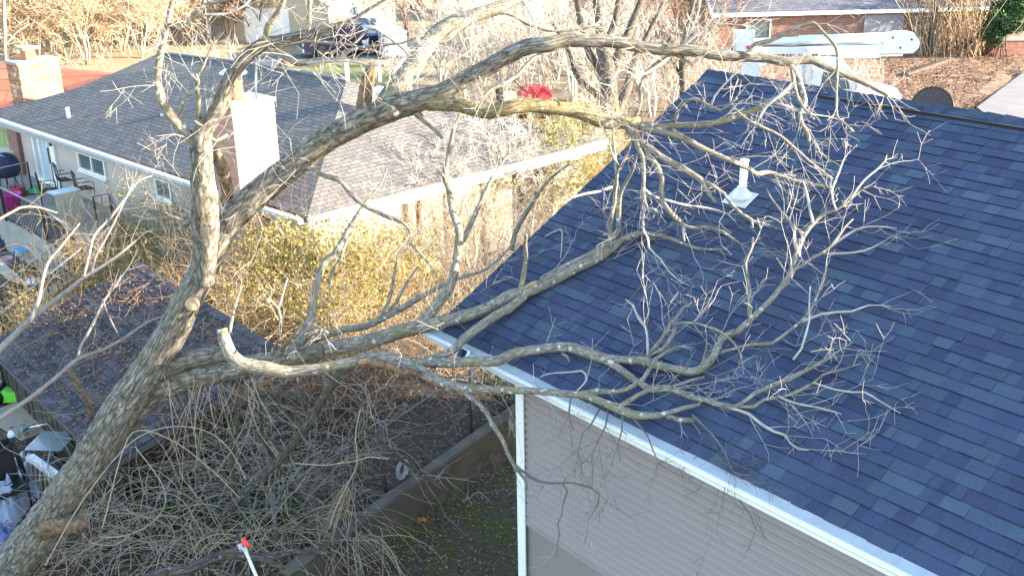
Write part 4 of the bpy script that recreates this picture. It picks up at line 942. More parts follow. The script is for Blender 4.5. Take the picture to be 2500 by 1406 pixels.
for k in range(16000):
    u, v = R.uniform(0, LS), R.uniform(0, RKS)
    dens = .28+.75*math.exp(-((v-RKS*.42-.15*math.sin(u*2.2))/.22)**2)+.4*math.exp(-((v-RKS*.8)/.3)**2)
    if R.random() > dens*.8: continue
    c0 = shp(u, v, R.uniform(.015, .045)); a = nrm(es*R.gauss(0, 1)+ups*R.gauss(0, 1)+Z*R.gauss(0, .25)); b = nrm(np.cross(a, Z+np.array([R.gauss(0, .4), R.gauss(0, .4), 0]))); s = R.uniform(.012, .034)
    m = len(V); V += [c0-a*s, c0+b*s*.5, c0+a*s, c0-b*s*.5]; F.append((m, m+1, m+2, m+3))
mb.add(V, F); lo = mb.build('fallen_leaves', M_litter); tag(lo, kind='stuff')

# leaf litter and twigs on the ground
mb = MB(); V = []; F = []; R = random.Random(14)
def litter(x, y, s, lift=.01):
    c0 = np.array([x, y, hgt(x, y)+R.uniform(.005, .03)+lift]); a = nrm([R.gauss(0, 1), R.gauss(0, 1), R.gauss(0, .3)]); b = nrm(np.cross(a, [R.gauss(0, .4), R.gauss(0, .4), 1]))
    m = len(V); V.extend([c0-a*s, c0+b*s*.6, c0+a*s, c0-b*s*.6]); F.append((m, m+1, m+2, m+3))
for k in range(5200):
    q = at(R.uniform(880, 1290), R.uniform(1020, 1420), 0)
    sd = (q[0]-W0[0])*WN[0]+(q[1]-W0[1])*WN[1]
    if sd < -.02 and R.random() < (.9 if sd > -.7 else .42): litter(q[0], q[1], R.uniform(.012, .032))
for k in range(9000):
    q = at(R.uniform(-30, 1260), R.uniform(860, 1420), .5)
    if (q[0]-W0[0])*WN[0]+(q[1]-W0[1])*WN[1] > .35: litter(q[0], q[1], R.uniform(.02, .05))
for k in range(9000):
    q = at(R.uniform(2150, 2500), R.uniform(110, 290), 0); litter(q[0], q[1], R.uniform(.04, .085))
mb.add(V, F); o = mb.build('leaf_litter', M_litter); tag(o, kind='stuff')
V = []; F = []; mb = MB(); litter(*at(1028, 1267, .03)[:2], .11, .05); mb.add(V, F)
c0 = at(1028, 1267, .06); pts = []
for k in range(11):
    a = 6.283*k/11; rr = (.10 if k % 2 == 0 else .055); pts.append(c0+np.array([math.cos(a)*rr, math.sin(a)*rr*.9, .02*math.sin(a*3)]))
mb = MB(); mb.add([c0+Z*.015]+pts, [(0, 1+i, 1+(i+1) % 11) for i in range(11)]); mb.add([c0+Z*.013]+[p-Z*.002 for p in pts], [(0, 1+(i+1) % 11, 1+i) for i in range(11)])
o = mb.build('leaf', simple('orange_leaf', (.42, .14, .04), .7, .3, 30)); tag(o, 'single large orange leaf lying on the mossy lawn near the wall', 'leaf')

# dense dry vine thicket (one mass)
R = random.Random(33); vs = []; vg = []
def reg(u0, u1, v0, v1, z=.5): return at(R.uniform(u0, u1), R.uniform(v0, v1), z)
def okside(q, m=.45): return (q[0]-W0[0])*WN[0]+(q[1]-W0[1])*WN[1] > m
n_ = 0
while n_ < 900:
    y = R.uniform(1010, 1430); x = R.uniform(110+.0*y, 930-(y-1000)*.12)
    if x < 480-(y-900)*.85: continue
    q = at(x, y, .45)
    if not okside(q): continue
    n_ += 1; p = gz(q)+Z*R.uniform(0, .5)
    d = np.array([R.gauss(0, 1), R.gauss(0, 1), R.uniform(.6, 1.8)]); (vs if R.random() < .7 else vg).append(vine(p, d, R.uniform(1.0, 2.6), R, .33, R.uniform(.0035, .009), -.13))
for k in range(300):                          # further back, under the roof-lying limbs
    q = reg(430, 1250, 900, 1040)
    if okside(q, .5): (vs if R.random() < .5 else vg).append(vine(gz(q)+Z*R.uniform(0, .6), np.array([R.gauss(0, 1), R.gauss(0, 1), R.uniform(.5, 1.6)]), R.uniform(.7, 2.0), R, .2, R.uniform(.004, .009), -.08))
for k in range(34):                           # strands hanging from the trunk and limbs
    x = R.uniform(390, 640); y0 = 930+R.uniform(-15, 20); p = atd(x, y0, 12.9+R.uniform(-.2, .4)); vs.append(vine(p, np.array([R.gauss(0, .4), R.gauss(0, .4), -1]), R.uniform(.5, 1.6), R, .24, R.uniform(.003, .007), -.03))
for k in range(46):                           # the bundle that falls over the wall
    p = at(850, 1190, 1.2)+np.array([R.gauss(0, .05), R.gauss(0, .05), R.gauss(0, .06)]); tp = at(790+R.gauss(0, 55), 1330+R.gauss(0, 30), .4)
    vs.append(vine(p, nrm(tp-p)+np.array([R.gauss(0, .15), R.gauss(0, .15), 0]), R.uniform(.9, 1.9), R, .15, R.uniform(.004, .008), -.03))
for k in range(60):
    p = at(800+R.gauss(0, 60), 1300+R.gauss(0, 25), .55); vs.append(vine(p, np.array([R.gauss(.4, .8), R.gauss(-.6, .6), R.uniform(0, .6)]), R.uniform(.6, 1.5), R, .2, R.uniform(.004, .009), -.16))
arcs = [[(110, 1380), (190, 1240), (280, 1120), (350, 1060), (440, 1040), (520, 1060), (570, 1110), (600, 1170)], [(240, 1310), (290, 1310), (350, 1290), (400, 1240), (395, 1180), (330, 1090)], [(200, 1300), (225, 1325), (280, 1330), (310, 1310)], [(250, 1290), (300, 1100), (340, 1050), (430, 1080), (520, 1150), (585, 1215)], [(880, 1000), (868, 1060), (872, 1130), (850, 1180), (820, 1240), (805, 1290)], [(950, 1120), (900, 1115), (870, 1125), (830, 1130), (790, 1135), (720, 1130)]]
for a in arcs:
    d = np.linspace(12.6, 13.4, len(a)); vs.append((crspline(np.array([atd(x, y, q) for (x, y), q in zip(a, d)]), .1), .008))
mb = MB()
for P, r in vs: mb.tube(P, r, 4, cap=False)
o = mb.build('vine_thicket', M_vine); tag(o, kind='stuff')
mb = MB()
for P, r in vg: mb.tube(P, r, 4, cap=False)
o = mb.build('vine_thicket', M_vinegrey); tag(o, kind='stuff')
# dark ivy ground cover
mb = MB(); R = random.Random(4)
for x, y, rr in ((460, 1010, .8), (520, 1120, .8), (400, 1290, .7), (330, 1230, .7), (480, 1270, .6), (660, 1230, .55), (720, 1270, .5), (620, 1290, .6), (690, 1170, .4), (880, 1100, .3), (1215, 930, .5), (1225, 985, .35), (560, 1050, .5)):
    q = gz(at(x, y, .5)); leaves(mb, q+Z*.2, int(900*rr), (rr, rr, .28), .035, R)
o = mb.build('ivy', M_ivy); tag(o, kind='stuff')

# shrubs: each has stems and foliage of its own
def shrub(label, x, y, z, rad, nl, ns_, leaf, stem, size, seed, hgt_=None, group=None):
    R = random.Random(seed); b = at(x, y, z); b = gz(b); t = thing('shrub', label, 'shrub', b, 0, group)
    H = hgt_ or rad[2]*2; polys = []
    for k in range(ns_):
        p = b+np.array([R.gauss(0, .4)*rad[0], R.gauss(0, .4)*rad[1], 0]); d = np.array([R.gauss(0, .33), R.gauss(0, .33), 1]); grow(polys, p, nrm(d), H*R.uniform(.55, 1.25), R.uniform(.004, .010), 2, R, False, -.035, (.35, .9), 3)
    mb = MB()
    for P, r in polys: mb.tube(P, r, 3, False)
    mb.under('stems', stem, t)
    if nl:
        mb = MB(); leaves(mb, b+Z*H*.5, nl, (rad[0], rad[1], H*.55), size, R); fo_ = mb.under('foliage', leaf, t)
    return t
shrub('olive leafy shrub in sun directly below the main fork of the trunk', 700, 800, .1, (1.3, 1.2, 1.2), 5200, 60, M_olive, M_stalk, .04, 51, 2.9)
shrub('yellow-green shrub glowing in sun between two limbs, before the neighbour wall', 860, 790, .1, (1.3, 1.2, 1.2), 5200, 55, M_olive, M_stalk, .042, 52, 2.7)
shrub('sparse tan shrub in sun right of the grey forked limb', 990, 740, .1, (1.3, 1.2, 1.0), 3600, 90, M_olive, M_stalk, .035, 53, 2.2)
shrub('loose straw-coloured shrub growing left of the trunk in front of the beige wall', 400, 680, 0, (1.7, 1.3, 1.0), 4200, 120, M_olive, M_stalk, .035, 54, 2.9)
shrub('thin twiggy shrub at the foot of the stair railings', 250, 720, .0, (1.3, 1.0, .9), 2400, 110, M_olive, M_stalk, .034, 55, 2.3)
shrub('brown dry bramble shrub between trunk and the olive shrub', 590, 760, .2, (1.1, 1.0, .9), 1500, 90, M_olive, M_vine, .03, 56, 2.2)
shrub('reddish dry bramble in the shade behind the curved limb', 870, 1010, .4, (1.4, .8, .7), 700, 110, M_litter, simple('red_canes', (.20, .11, .07), .9, .4, 9), .03, 57, 1.3)
shrub('tan dry bramble under the eave corner beside the fence', 1080, 905, .4, (1.1, .8, .7), 900, 110, M_litter, M_stalk, .03, 58, 1.5)
shrub('bright yellow-green bamboo-like shrub beyond the rake edge of the navy roof', 1350, 560, .1, (1.6, 1.5, 1.5), 7000, 70, M_olive, M_stalk, .05, 59, 3.6)
shrub('shaded olive shrub against the white gutter of the neighbour', 1440, 470, .1, (1.3, 1.2, 1.2), 4200, 60, M_olive, M_stalk, .05, 60, 3.2)
shrub('grey-brown tangle of bare shrub stems by the neighbour corner', 1220, 620, .1, (1.3, 1.2, 1.2), 500, 110, M_olive, M_vinegrey, .035, 61, 3.4)
shrub('bare tangled shrub stems right behind the roof rake, before the neighbour doors', 1120, 700, .1, (1.2, 1.1, 1.0), 500, 110, M_olive, M_vinegrey, .035, 62, 2.8)

shrub('tan bramble leaning over the upper edge of the shed roof', 330, 720, .3, (1.3, 1.0, .8), 2200, 110, M_olive, M_stalk, .03, 63, 2.0)
shrub('dry brown bramble between the shed roof and the curved limb', 560, 800, .3, (1.1, .9, .8), 1500, 120, M_litter, M_vine, .028, 64, 1.9)
shrub('low tan bramble at the left end of the shed roof', 90, 800, .2, (.9, .8, .7), 1400, 90, M_olive, M_stalk, .028, 65, 1.7)
shrub('low golden shrub just above the forked limb, in full sun', 800, 862, .1, (1.5, 1.1, .8), 4200, 90, M_olive, M_stalk, .034, 66, 1.7)
shrub('short olive shrub between the curved limb tip and the tall olive shrub', 640, 850, .2, (1.2, .9, .8), 2400, 90, M_olive, M_stalk, .03, 67, 1.7)
# bare saplings in front of the shed and deck
def sapling(label, lines, D, mat, tw, seed, name='sapling'):
    R = random.Random(seed); f0 = lines[0][0]; t = thing(name, label, 'sapling', gz(atd(f0[0], f0[1], D)))
    mb = MB(); polys = []
    for ln in lines:
        P = np.array([(*atd(x, y, D+.12*i), w_*D/(2*FPX)) for i, (x, y, w_) in enumerate(ln)]); C = crspline(P, .1); mb.tube(C[:, :3], C[:, 3], 7)
        for _ in range(int(tw*len(C)/3)):
            i = R.randint(1, len(C)-1); tt = nrm(C[i, :3]-C[i-1, :3]); s_ = nrm(np.cross(tt, [R.gauss(0, 1), R.gauss(0, 1), R.gauss(0, 1)])); a = R.uniform(.4, 1)
            grow(polys, C[i, :3], tt*math.cos(a)+s_*math.sin(a), R.uniform(.25, .7), .005, 1, R, False)
    mb.under('stem', mat, t); m2 = MB()
    for P, r in polys: m2.tube(P, r, 3, False)
    m2.under('twigs', mat, t); return t
sapling('pale sapling forking at lower left and leaning right across the railings', [[(-30, 885, 20), (0, 852, 18), (64, 790, 16), (102, 757, 15), (154, 718, 13), (205, 678, 11), (256, 647, 10), (300, 615, 8), (332, 586, 5)], [(74, 790, 9), (84, 760, 10), (95, 730, 10), (105, 680, 9), (118, 640, 8), (150, 600, 6), (195, 545, 4)], [(205, 676, 8), (218, 622, 7), (230, 575, 7), (269, 532, 6), (307, 483, 6), (338, 442, 5), (371, 430, 3)], [(225, 668, 6), (232, 630, 6), (260, 580, 5), (300, 500, 4), (320, 455, 3)]], 15.0, M_vinegrey, 1.2, 1)
sapling('long thin grey sapling crossing the shed roof to the trunk', [[(-60, 1062, 13), (0, 1020, 12), (77, 969, 11), (141, 918, 10), (192, 875, 10), (256, 852, 9), (307, 823, 8), (358, 788, 7), (410, 764, 5), (448, 713, 3)], [(190, 872, 7), (197, 846, 7), (225, 795, 7), (256, 731, 6), (282, 698, 5), (295, 678, 3)], [(250, 730, 5), (265, 770, 4), (285, 810, 3), (296, 828, 2)]], 13.6, M_vinegrey, 1.2, 2)
sapling('brown dead stick lying on the shed roof against the trunk', [[(167, 900, 11), (192, 941, 14), (215, 982, 12), (224, 1022, 10)]], 14.2, M_heart, 0, 3, 'dead_branch')
sapling('arching thin cane above the deck rail', [[(-10, 540, 6), (25, 520, 6), (50, 507, 6), (90, 506, 5), (140, 520, 3)]], 17, M_stalk, .8, 5)
for i, (x, y, w_, x1, y1, lb) in enumerate(((773, 1000, 24, 560, 1260, 'thick grey leaning trunk crossing the thicket left of the fence'), (565, 940, 16, 584, 1230, 'slim upright grey trunk rising in the thicket under the second stem'), (622, 985, 11, 690, 1160, 'thin grey leaning trunk in the thicket between the thick trunk and the upright one'), (900, 1045, 12, 1120, 1230, 'dark dead trunk leaning over the retaining wall'))):
    pts = np.array([atd(x+(x1-x)*u+12*math.sin(u*5+i), y+(y1-y)*u, 13.6+1.6*u) for u in np.linspace(-.35 if i < 3 else 0, 1, 9)])
    t = thing('small_tree', lb, 'tree', gz(pts[-1])); mb = MB(); C = crspline(pts, .08); mb.tube(C, np.linspace(w_*.75, w_*1.05, len(C))*13.5/(2*FPX), 12, True, disp_fn(i*3.1, .06, .08)); mb.under('trunk', M_oldbark, t)
    polys = []; R = random.Random(90+i)
    for _ in range(7): k = R.randint(0, len(C)-2); grow(polys, C[k], nrm(np.array([R.gauss(0, 1), R.gauss(0, 1), .8])), R.uniform(.4, 1.0), .008, 1, R, False)
    m2 = MB(); [m2.tube(P, r, 4, False) for P, r in polys]; m2.under('branches', M_vinegrey, t)
lines = [[(330, 1420, 20), (400, 1396, 25), (460, 1388, 27), (520, 1361, 27), (578, 1352, 26), (640, 1360, 24), (690, 1349, 20), (740, 1346, 15), (800, 1351, 8)], [(640, 1362, 16), (665, 1375, 14), (697, 1388, 9)]]
sapling('grey fallen log lying along the bottom edge under the vines', lines, 12.8, M_oldbark, .3, 6, 'log')

# pole saw held up from below
pb, pt = atd(640, 1440, 10.6), atd(600, 1345, 11.2)
ps = thing('pole_saw', 'white pole saw with orange motor head poking up from the bottom edge', 'pole saw', pb-(pt-pb)*1.2)
dp = nrm(pt-pb); sp_ = nrm(np.cross(dp, CAM-pt)); up_ = np.cross(sp_, dp)
mb = MB(); mb.tube([pb-(pt-pb)*1.2, pt], .017, 10); mb.under('pole', M_white, ps)
mb = MB(); mb.box(pt+dp*.14+sp_*.022, .05, .15, .06, sp_, dp, up_, bev=.018); mb.box(pt+dp*.10+sp_*.03, .06, .07, .07, sp_, dp, up_, bev=.02); mb.under('motor_head', simple('orange_plastic', (.75, .06, .015), .4, .1), ps)
mb = MB(); mb.box(pt+dp*.02, .05, .07, .05, sp_, dp, up_, bev=.012); mb.box(pt+dp*.10-sp_*.03, .05, .09, .05, sp_, dp, up_, bev=.012); mb.under('gearbox', M_chrome, ps)
mb = MB(); mb.box(pt+dp*.24-sp_*.012, .035, .22, .008, sp_, dp, up_, bev=.003); mb.under('guide_bar', M_dark, ps)

# clutter by the shed
def boxthing(name, label, cat, c, parts, group=None):
    t = thing(name, label, cat, c, 0, group)
    for nm, m, mk in parts: b = MB(); mk(b); b.under(nm, m, t)
    return t
M_green = simple('lime_plastic', (.16, .62, .05), .4, .12, 4, .4)
c = gz(at(55, 975, .45)); a1 = nrm(es*.55+ns*.6); a2 = np.cross(Z, a1)
def f1(b):
    pr = [(-.62, .02), (-.5, -.02), (.5, -.02), (.72, .10), (.66, .26), (.3, .2), (-.3, .2), (-.56, .28), (-.66, .2)]
    b.extrude(pr, c-a2*.2+Z*.05, a1, Z, a2, .4)
def f2(b):
    b.extrude([(-.58, .25), (-.48, .22), (-.44, .55), (-.50, .80), (-.56, .78), (-.55, .5)], c-a2*.05+Z*.05, a1, Z, a2, .09)
    b.extrude([(.05, .18), (.2, .18), (.26, .42), (.40, .5), (.42, .62), (.3, .6), (.12, .5)], c-a2*.06+Z*.05, a1, Z, a2, .12)
def f3(b):
    for s_ in (-.4, .45):
        lathe(b, [(.14, -.24), (.16, -.2), (.16, .2), (.14, .24)], c+a1*s_+Z*.14, 14, a2)
boxthing('ride_on_toy', 'lime green plastic ride-on toy beside the shed corner', 'toy', c, [('body', M_green, f1), ('handle', M_green, f2), ('wheels', M_dark, f3)])
c = gz(at(70, 1015, .45)); o = boxthing('plywood_sheet', 'flat tan plywood sheet lying on the ground under the green toy', 'board', c, [('sheet', simple('tan_plywood', (.33, .27, .20), .85, .15, 2), lambda b: b.box(c+Z*.05+es*.2, 1.5, 1.1, .03, nrm(es+ns*.15), nrm(ns-es*.15), Z))])
ct = at(127, 1076, 1.0); zt0 = hgt(ct[0], ct[1])
def ftop(b): b.box(ct, .62, .62, .025, nrm(es+ns), nrm(ns-es), Z, bev=.012)
def fl(b):
    b.tube([wz(ct, zt0), ct-Z*.02], .025, 8)
    for q in range(4): b.tube([wz(ct, zt0+.18), wz(ct, zt0)+np.array([math.cos(q*1.57), math.sin(q*1.57), 0])*.26], .014, 6)
boxthing('patio_table', 'small square glass-topped table beside the trunk', 'table', wz(ct, zt0), [('glass_top', simple('grey_glass_top', (.24, .28, .28), .15, .1, 2, .6), ftop), ('pedestal', M_black, fl)])
q0, q1 = at(68, 1044, .62), at(115, 1034, .85)
boxthing('broom', 'white-handled broom with teal head leaning on the shed', 'broom', gz(q0), [('handle', M_white, lambda b: b.tube([q0, q1], .014, 6)), ('head', simple('teal_plastic', (.05, .30, .30), .5), lambda b: b.box(q0, .09, .26, .07, nrm(q1-q0), nrm(np.cross(q1-q0, Z)), Z, bev=.02))])
# white folding gate / bench frame by the trunk
b0, b1 = at(72, 1114, 1.1), at(136, 1160, 1.1)
def frail(b): b.beam(b0, b1, .14, .05)
def fslat(b):
    for u in np.linspace(.05, .95, 6): p = b0+(b1-b0)*u; b.beam(p-Z*.03, wz(p, hgt(p[0], p[1]))-ns*.05, .07, .03)
boxthing('slatted_bench', 'weathered white slatted bench against the left side of the trunk', 'bench', gz(b0), [('top_board', simple('chipped_white', (.55, .56, .54), .7, .3, 14), frail), ('slats', M_wood, fslat)])
# black post, tarps, chair at far left bottom
p0, p1 = gz(at(80, 1230, .3)), at(28, 1068, 1.65)
boxthing('umbrella_pole', 'slanting black patio umbrella pole with pale knob at left edge', 'umbrella pole', p0, [('pole', M_black, lambda b: b.tube([p0, p1], .04, 10)), ('knob', simple('pale_knob', (.45, .5, .55), .5), lambda b: lathe(b, [(.0, 0), (.05, .02), (.055, .06), (.03, .11), (0, .12)], p1, 12)), ('arm', M_black, lambda b: b.tube([p1-Z*.1, p1-Z*.12+at(0, 1085, 1.6)-at(28, 1068, 1.6)], .03, 8))])
def crumple(label, x, y, z, sx, sy, h, mat, seed, name='tarp', cat='tarp'):
    R = random.Random(seed); c = gz(at(x, y, z)); t = thing(name, label, cat, c); n = 34; V = []; F = []
    for j in range(n):
        for i in range(n):
            u, v = i/(n-1)*2-1, j/(n-1)*2-1; rr = max(abs(u), abs(v))
            zz = h*(1-rr**3)*(.55+.5*abs(mnoise.noise(Vector((u*2.2+seed, v*2.2, 0))))*2+.35*abs(mnoise.noise(Vector((u*5+seed, v*3, 2)))))
            V.append(c+np.array([u*sx*(1+.1*mnoise.noise(Vector((v*3, seed, 1)))), v*sy*(1+.1*mnoise.noise(Vector((u*3, seed, 5)))), zz+.03]))
    F = [(j*n+i, j*n+i+1, (j+1)*n+i+1, (j+1)*n+i) for j in range(n-1) for i in range(n-1)]
    m = MB(); m.add(V, F, smooth=True); m.under('sheet', mat, t); return t
M_tarpg = simple('grey_blue_tarp', (.22, .25, .32), .45, .2, 4, .4)
crumple('crumpled grey-blue tarp on the ground left of the trunk', 70, 1190, .4, .45, .55, .35, M_tarpg, 1)
crumple('folded pale blue-grey cushion cover at the left edge near the bottom', 10, 1270, .4, .35, .4, .55, simple('pale_blue_cloth', (.30, .35, .42), .8, .15, 5), 2)
crumple('blue cloth heap at the bottom left corner', -10, 1350, .5, .4, .35, .5, simple('blue_cloth', (.12, .16, .32), .8, .15, 5), 3)
c = gz(at(30, 1265, .4))
boxthing('patio_chair', 'black mesh patio chair beside the tarps at the left edge', 'chair', c, [('seat', M_black, lambda b: b.box(c+Z*.45, .55, .55, .04, es, ns, Z, bev=.01)), ('backrest', M_black, lambda b: b.box(c+Z*.78-es*.26, .04, .52, .66, nrm(es+Z*.15), ns, nrm(Z-es*.15), bev=.012)), ('frame', M_black, lambda b: [b.tube([c+es*sx*.25+ns*sy*.25, c+es*sx*.25+ns*sy*.25+Z*.62], .016, 6) for sx in (-1, 1) for sy in (-1, 1)]+[b.tube([c-es*.26+ns*sy*.27+Z*.62, c+es*.26+ns*sy*.27+Z*.62], .018, 6) for sy in (-1, 1)])])

# clutter on and under the deck
def dchair(x, y, rot, label):
    c = at(x, y, ZD); t = thing('deck_chair', label, 'chair', c, 0, 'dark metal chairs on the deck'); u = nrm(EA*math.cos(rot)+NA*math.sin(rot)); v = np.cross(Z, u)
    b = MB(); b.box(c+Z*.43, .48, .46, .03, u, v, Z, bev=.01); b.under('seat', M_dark, t)
    b = MB()
    for s_ in (-.22, .22): b.tube([c-v*.22+u*s_+Z*.43, c-v*.27+u*s_+Z*.95], .014, 6)
    b.tube([c-v*.27+u*-.22+Z*.95, c-v*.285+Z*1.0, c-v*.27+u*.22+Z*.95], .014, 6)
    for k in (-.1, 0, .1): b.tube([c-v*.225+u*k+Z*.45, c-v*.25+u*k*.3+Z*.7, c-v*.27+u*k+Z*.96], .007, 5)
    b.under('backrest', M_black, t)
    for sx in (-1, 1):
        for sy in (-1, 1): b = MB(); b.tube([c+u*sx*.22+v*sy*.21+Z*.43, c+u*sx*.24+v*sy*.24], .014, 6); b.under('leg', M_black, t)
    for sx in (-1, 1): b = MB(); b.tube([c+u*sx*.25+v*.24+Z*.0, c+u*sx*.25+v*.22+Z*.62, c+u*sx*.25+v*.1+Z*.66, c+u*sx*.25-v*.24+Z*.66], .014, 6); b.under('armrest', M_black, t)
dchair(124, 498, 0.4, 'dark metal chair with rounded arms standing nearest the rail on the deck')
dchair(166, 470, 0.2, 'dark metal chair with scrolled back beside the door, against the wall')
dchair(212, 492, 0.2, 'dark metal chair with scrolled back behind the board crate')
c = at(168, 545, ZD)
uc = nrm(np.cross(Z, EA)); vc = np.cross(Z, uc)
boxthing('board_crate', 'tall crate of pale upright boards standing at the deck corner', 'crate', c, [('boards', simple('pale_boards', (.42, .38, .28), .85, .2, 6), lambda b: [b.box(c+uc*(k-2.5)*.125-vc*.28*1+Z*.47, .12, .025, .92+.02*(k % 2), uc, vc, Z) for k in range(6)]), ('side', simple('brown_box_side', (.10, .07, .055), .85, .3, 8), lambda b: b.box(c+uc*.36+Z*.44, .03, .56, .86, uc, vc, Z)), ('top_board', simple('pale_blue_board', (.42, .47, .50), .6), lambda b: b.box(c+Z*.95-vc*.02, .76, .5, .03, uc, vc, Z))])
c = at(55, 470, ZD); crumple('green and white plastic sack lying on the deck by the door', 90, 466, ZD, .3, .3, .01, simple('green_sack', (.08, .32, .16), .5, .3, 8), 7, 'sack', 'sack')
for o_ in [k for k in bpy.data.objects if k.name.startswith('sack')]:
    q = at(85, 470, ZD); o_.location = tuple(q)
    for ch_ in o_.children:
        for v in ch_.data.vertices: v.co.z = max(.01, v.co.z*0+.28*(1-max(abs(v.co.x), abs(v.co.y))/.36)+.03*mnoise.noise(v.co*8))
c = at(22, 455, ZD)
boxthing('grill', 'round kettle grill under a dark navy cover on the deck', 'grill', c, [('cover', simple('navy_cover', (.02, .025, .06), .6, .2, 6), lambda b: lathe(b, [(.36, .35), (.42, .5), (.44, .7), (.40, .85), (.28, 1.0), (.12, 1.08), (.0, 1.1)], c, 20)), ('legs', M_black, lambda b: [b.tube([c+np.array([math.cos(q*2.1)*.3, math.sin(q*2.1)*.3, 0]), c+np.array([math.cos(q*2.1)*.2, math.sin(q*2.1)*.2, .5])], .016, 6) for q in range(3)]), ('handle', M_chrome, lambda b: b.tube([c+np.array([-.15, -.2, 1.0]), c+np.array([0, -.24, 1.08]), c+np.array([.15, -.2, 1.0])], .02, 6))])
c = at(34, 512, ZD)
boxthing('laundry_basket', 'magenta plastic basket behind the deck balusters', 'basket', c, [('tub', simple('magenta_plastic', (.72, .01, .34), .45, .1, 4, .4), lambda b: lathe(b, [(.2, 0), (.26, .45), (.28, .47), (.28, .5), (.24, .5), (.18, .03)], c, 18))])
c = at(46, 480, ZD); boxthing('red_tub', 'low faded red tub beside the kettle grill', 'tub', c, [('tub', simple('faded_red', (.35, .10, .09), .6), lambda b: lathe(b, [(.2, 0), (.25, .3), (.27, .32), (.23, .32), (.18, .04)], c, 16))])
c = at(22, 432, ZD-.2); boxthing('storage_bin', 'cream storage bin with rounded lid in front of the green boards', 'bin', c, [('tub', M_cream, lambda b: b.box(c+Z*.4, 1.0, .6, .8, EA, NA, Z, bev=.06)), ('lid', simple('cream_lid', (.66, .60, .48), .6), lambda b: b.box(c+Z*.87, 1.06, .66, .14, EA, NA, Z, bev=.06))])
zy = -.45
def yb(name, label, cat, x, y, z, mk): c = gz(at(x, y, z)); return boxthing(name, label, cat, c, mk(c))
ux = nrm(np.array([.8, -.6, 0])); uy = np.cross(Z, ux)
yb('table_top', 'white panelled table top leaning on edge behind the stair railing', 'table top', 20, 690, zy, lambda c: [('board', simple('white_board', (.62, .64, .58), .6, .08, 2), lambda b: b.box(c+Z*.34, 1.0, .07, .95, ux, nrm(uy*.7+Z*.5), nrm(Z*.8-uy*.55), bev=.02)), ('battens', M_white, lambda b: [b.box(c+Z*.37+ux*k-nrm(uy*.7+Z*.5)*.045, .05, .02, .9, ux, nrm(uy*.7+Z*.5), nrm(Z*.8-uy*.55)) for k in (-.3, 0, .3)])])
yb('cardboard_box', 'open cardboard box lying in the junk yard under the deck', 'box', 82, 612, zy, lambda c: [('carton', simple('cardboard', (.42, .29, .15), .85, .15, 4), lambda b: [b.box(c+Z*.25+ux*s_*.34, .02, .5, .5, ux, uy, Z) for s_ in (-1, 1)]+[b.box(c+Z*.25+uy*.25, .68, .02, .5, ux, uy, Z), b.box(c+Z*.02, .68, .5, .02, ux, uy, Z)]), ('flap', simple('cardboard_flap', (.50, .36, .20), .85), lambda b: b.box(c+Z*.44-uy*.34, .66, .22, .015, ux, nrm(uy+Z*.5), nrm(Z-uy*.5)))])
yb('pallet_board', 'cream board propped beside the cardboard box', 'board', 52, 608, zy, lambda c: [('board', simple('cream_panel', (.60, .50, .33), .75, .1), lambda b: b.box(c+Z*.3, .45, .03, .55, nrm(ux+Z*.4), nrm(uy+Z*.3), nrm(Z-ux*.4), bev=.01))])
yb('stool', 'small blue-topped stool in the junk yard', 'stool', 58, 640, zy, lambda c: [('top', simple('sky_blue_plastic', (.06, .36, .62), .45), lambda b: b.box(c+Z*.42, .4, .34, .05, ux, uy, Z, bev=.02)), ('legs', simple('dull_blue', (.10, .17, .32), .5), lambda b: [b.beam(c+Z*.4+ux*sx*.16+uy*sy*.13, c+ux*sx*.2+uy*sy*.16, .04, .03) for sx in (-1, 1) for sy in (-1, 1)])])
yb('bucket', 'pink bucket left of the blue-topped stool', 'bucket', 20, 655, zy, lambda c: [('tub', simple('pale_pink', (.55, .32, .34), .6), lambda b: lathe(b, [(.14, 0), (.18, .32), (.19, .34), (.16, .34), (.12, .03)], c, 16)), ('handle', M_chrome, lambda b: b.tube([c+np.array([math.cos(a)*.18, 0, .34+math.sin(a)*.16]) for a in np.linspace(0, math.pi, 9)], .006, 5))])
crumple('blue tarp spread on the ground under the deck', 25, 565, zy, .8, .5, .25, simple('royal_blue_tarp', (.03, .06, .30), .4, .25, 6, .4), 5)
crumple('dark navy cover heaped in the junk yard below the blue tarp', 10, 600, zy, .5, .4, .35, simple('dark_navy_cloth', (.015, .02, .05), .6, .25, 6), 6)
yb('white_bin_lid', 'small white lid on the ground beyond the stair railing', 'lid', 78, 690, zy, lambda c: [('lid', M_white, lambda b: lathe(b, [(.2, .02), (.22, .04), (.2, .08), (.0, .1)], c, 16))])

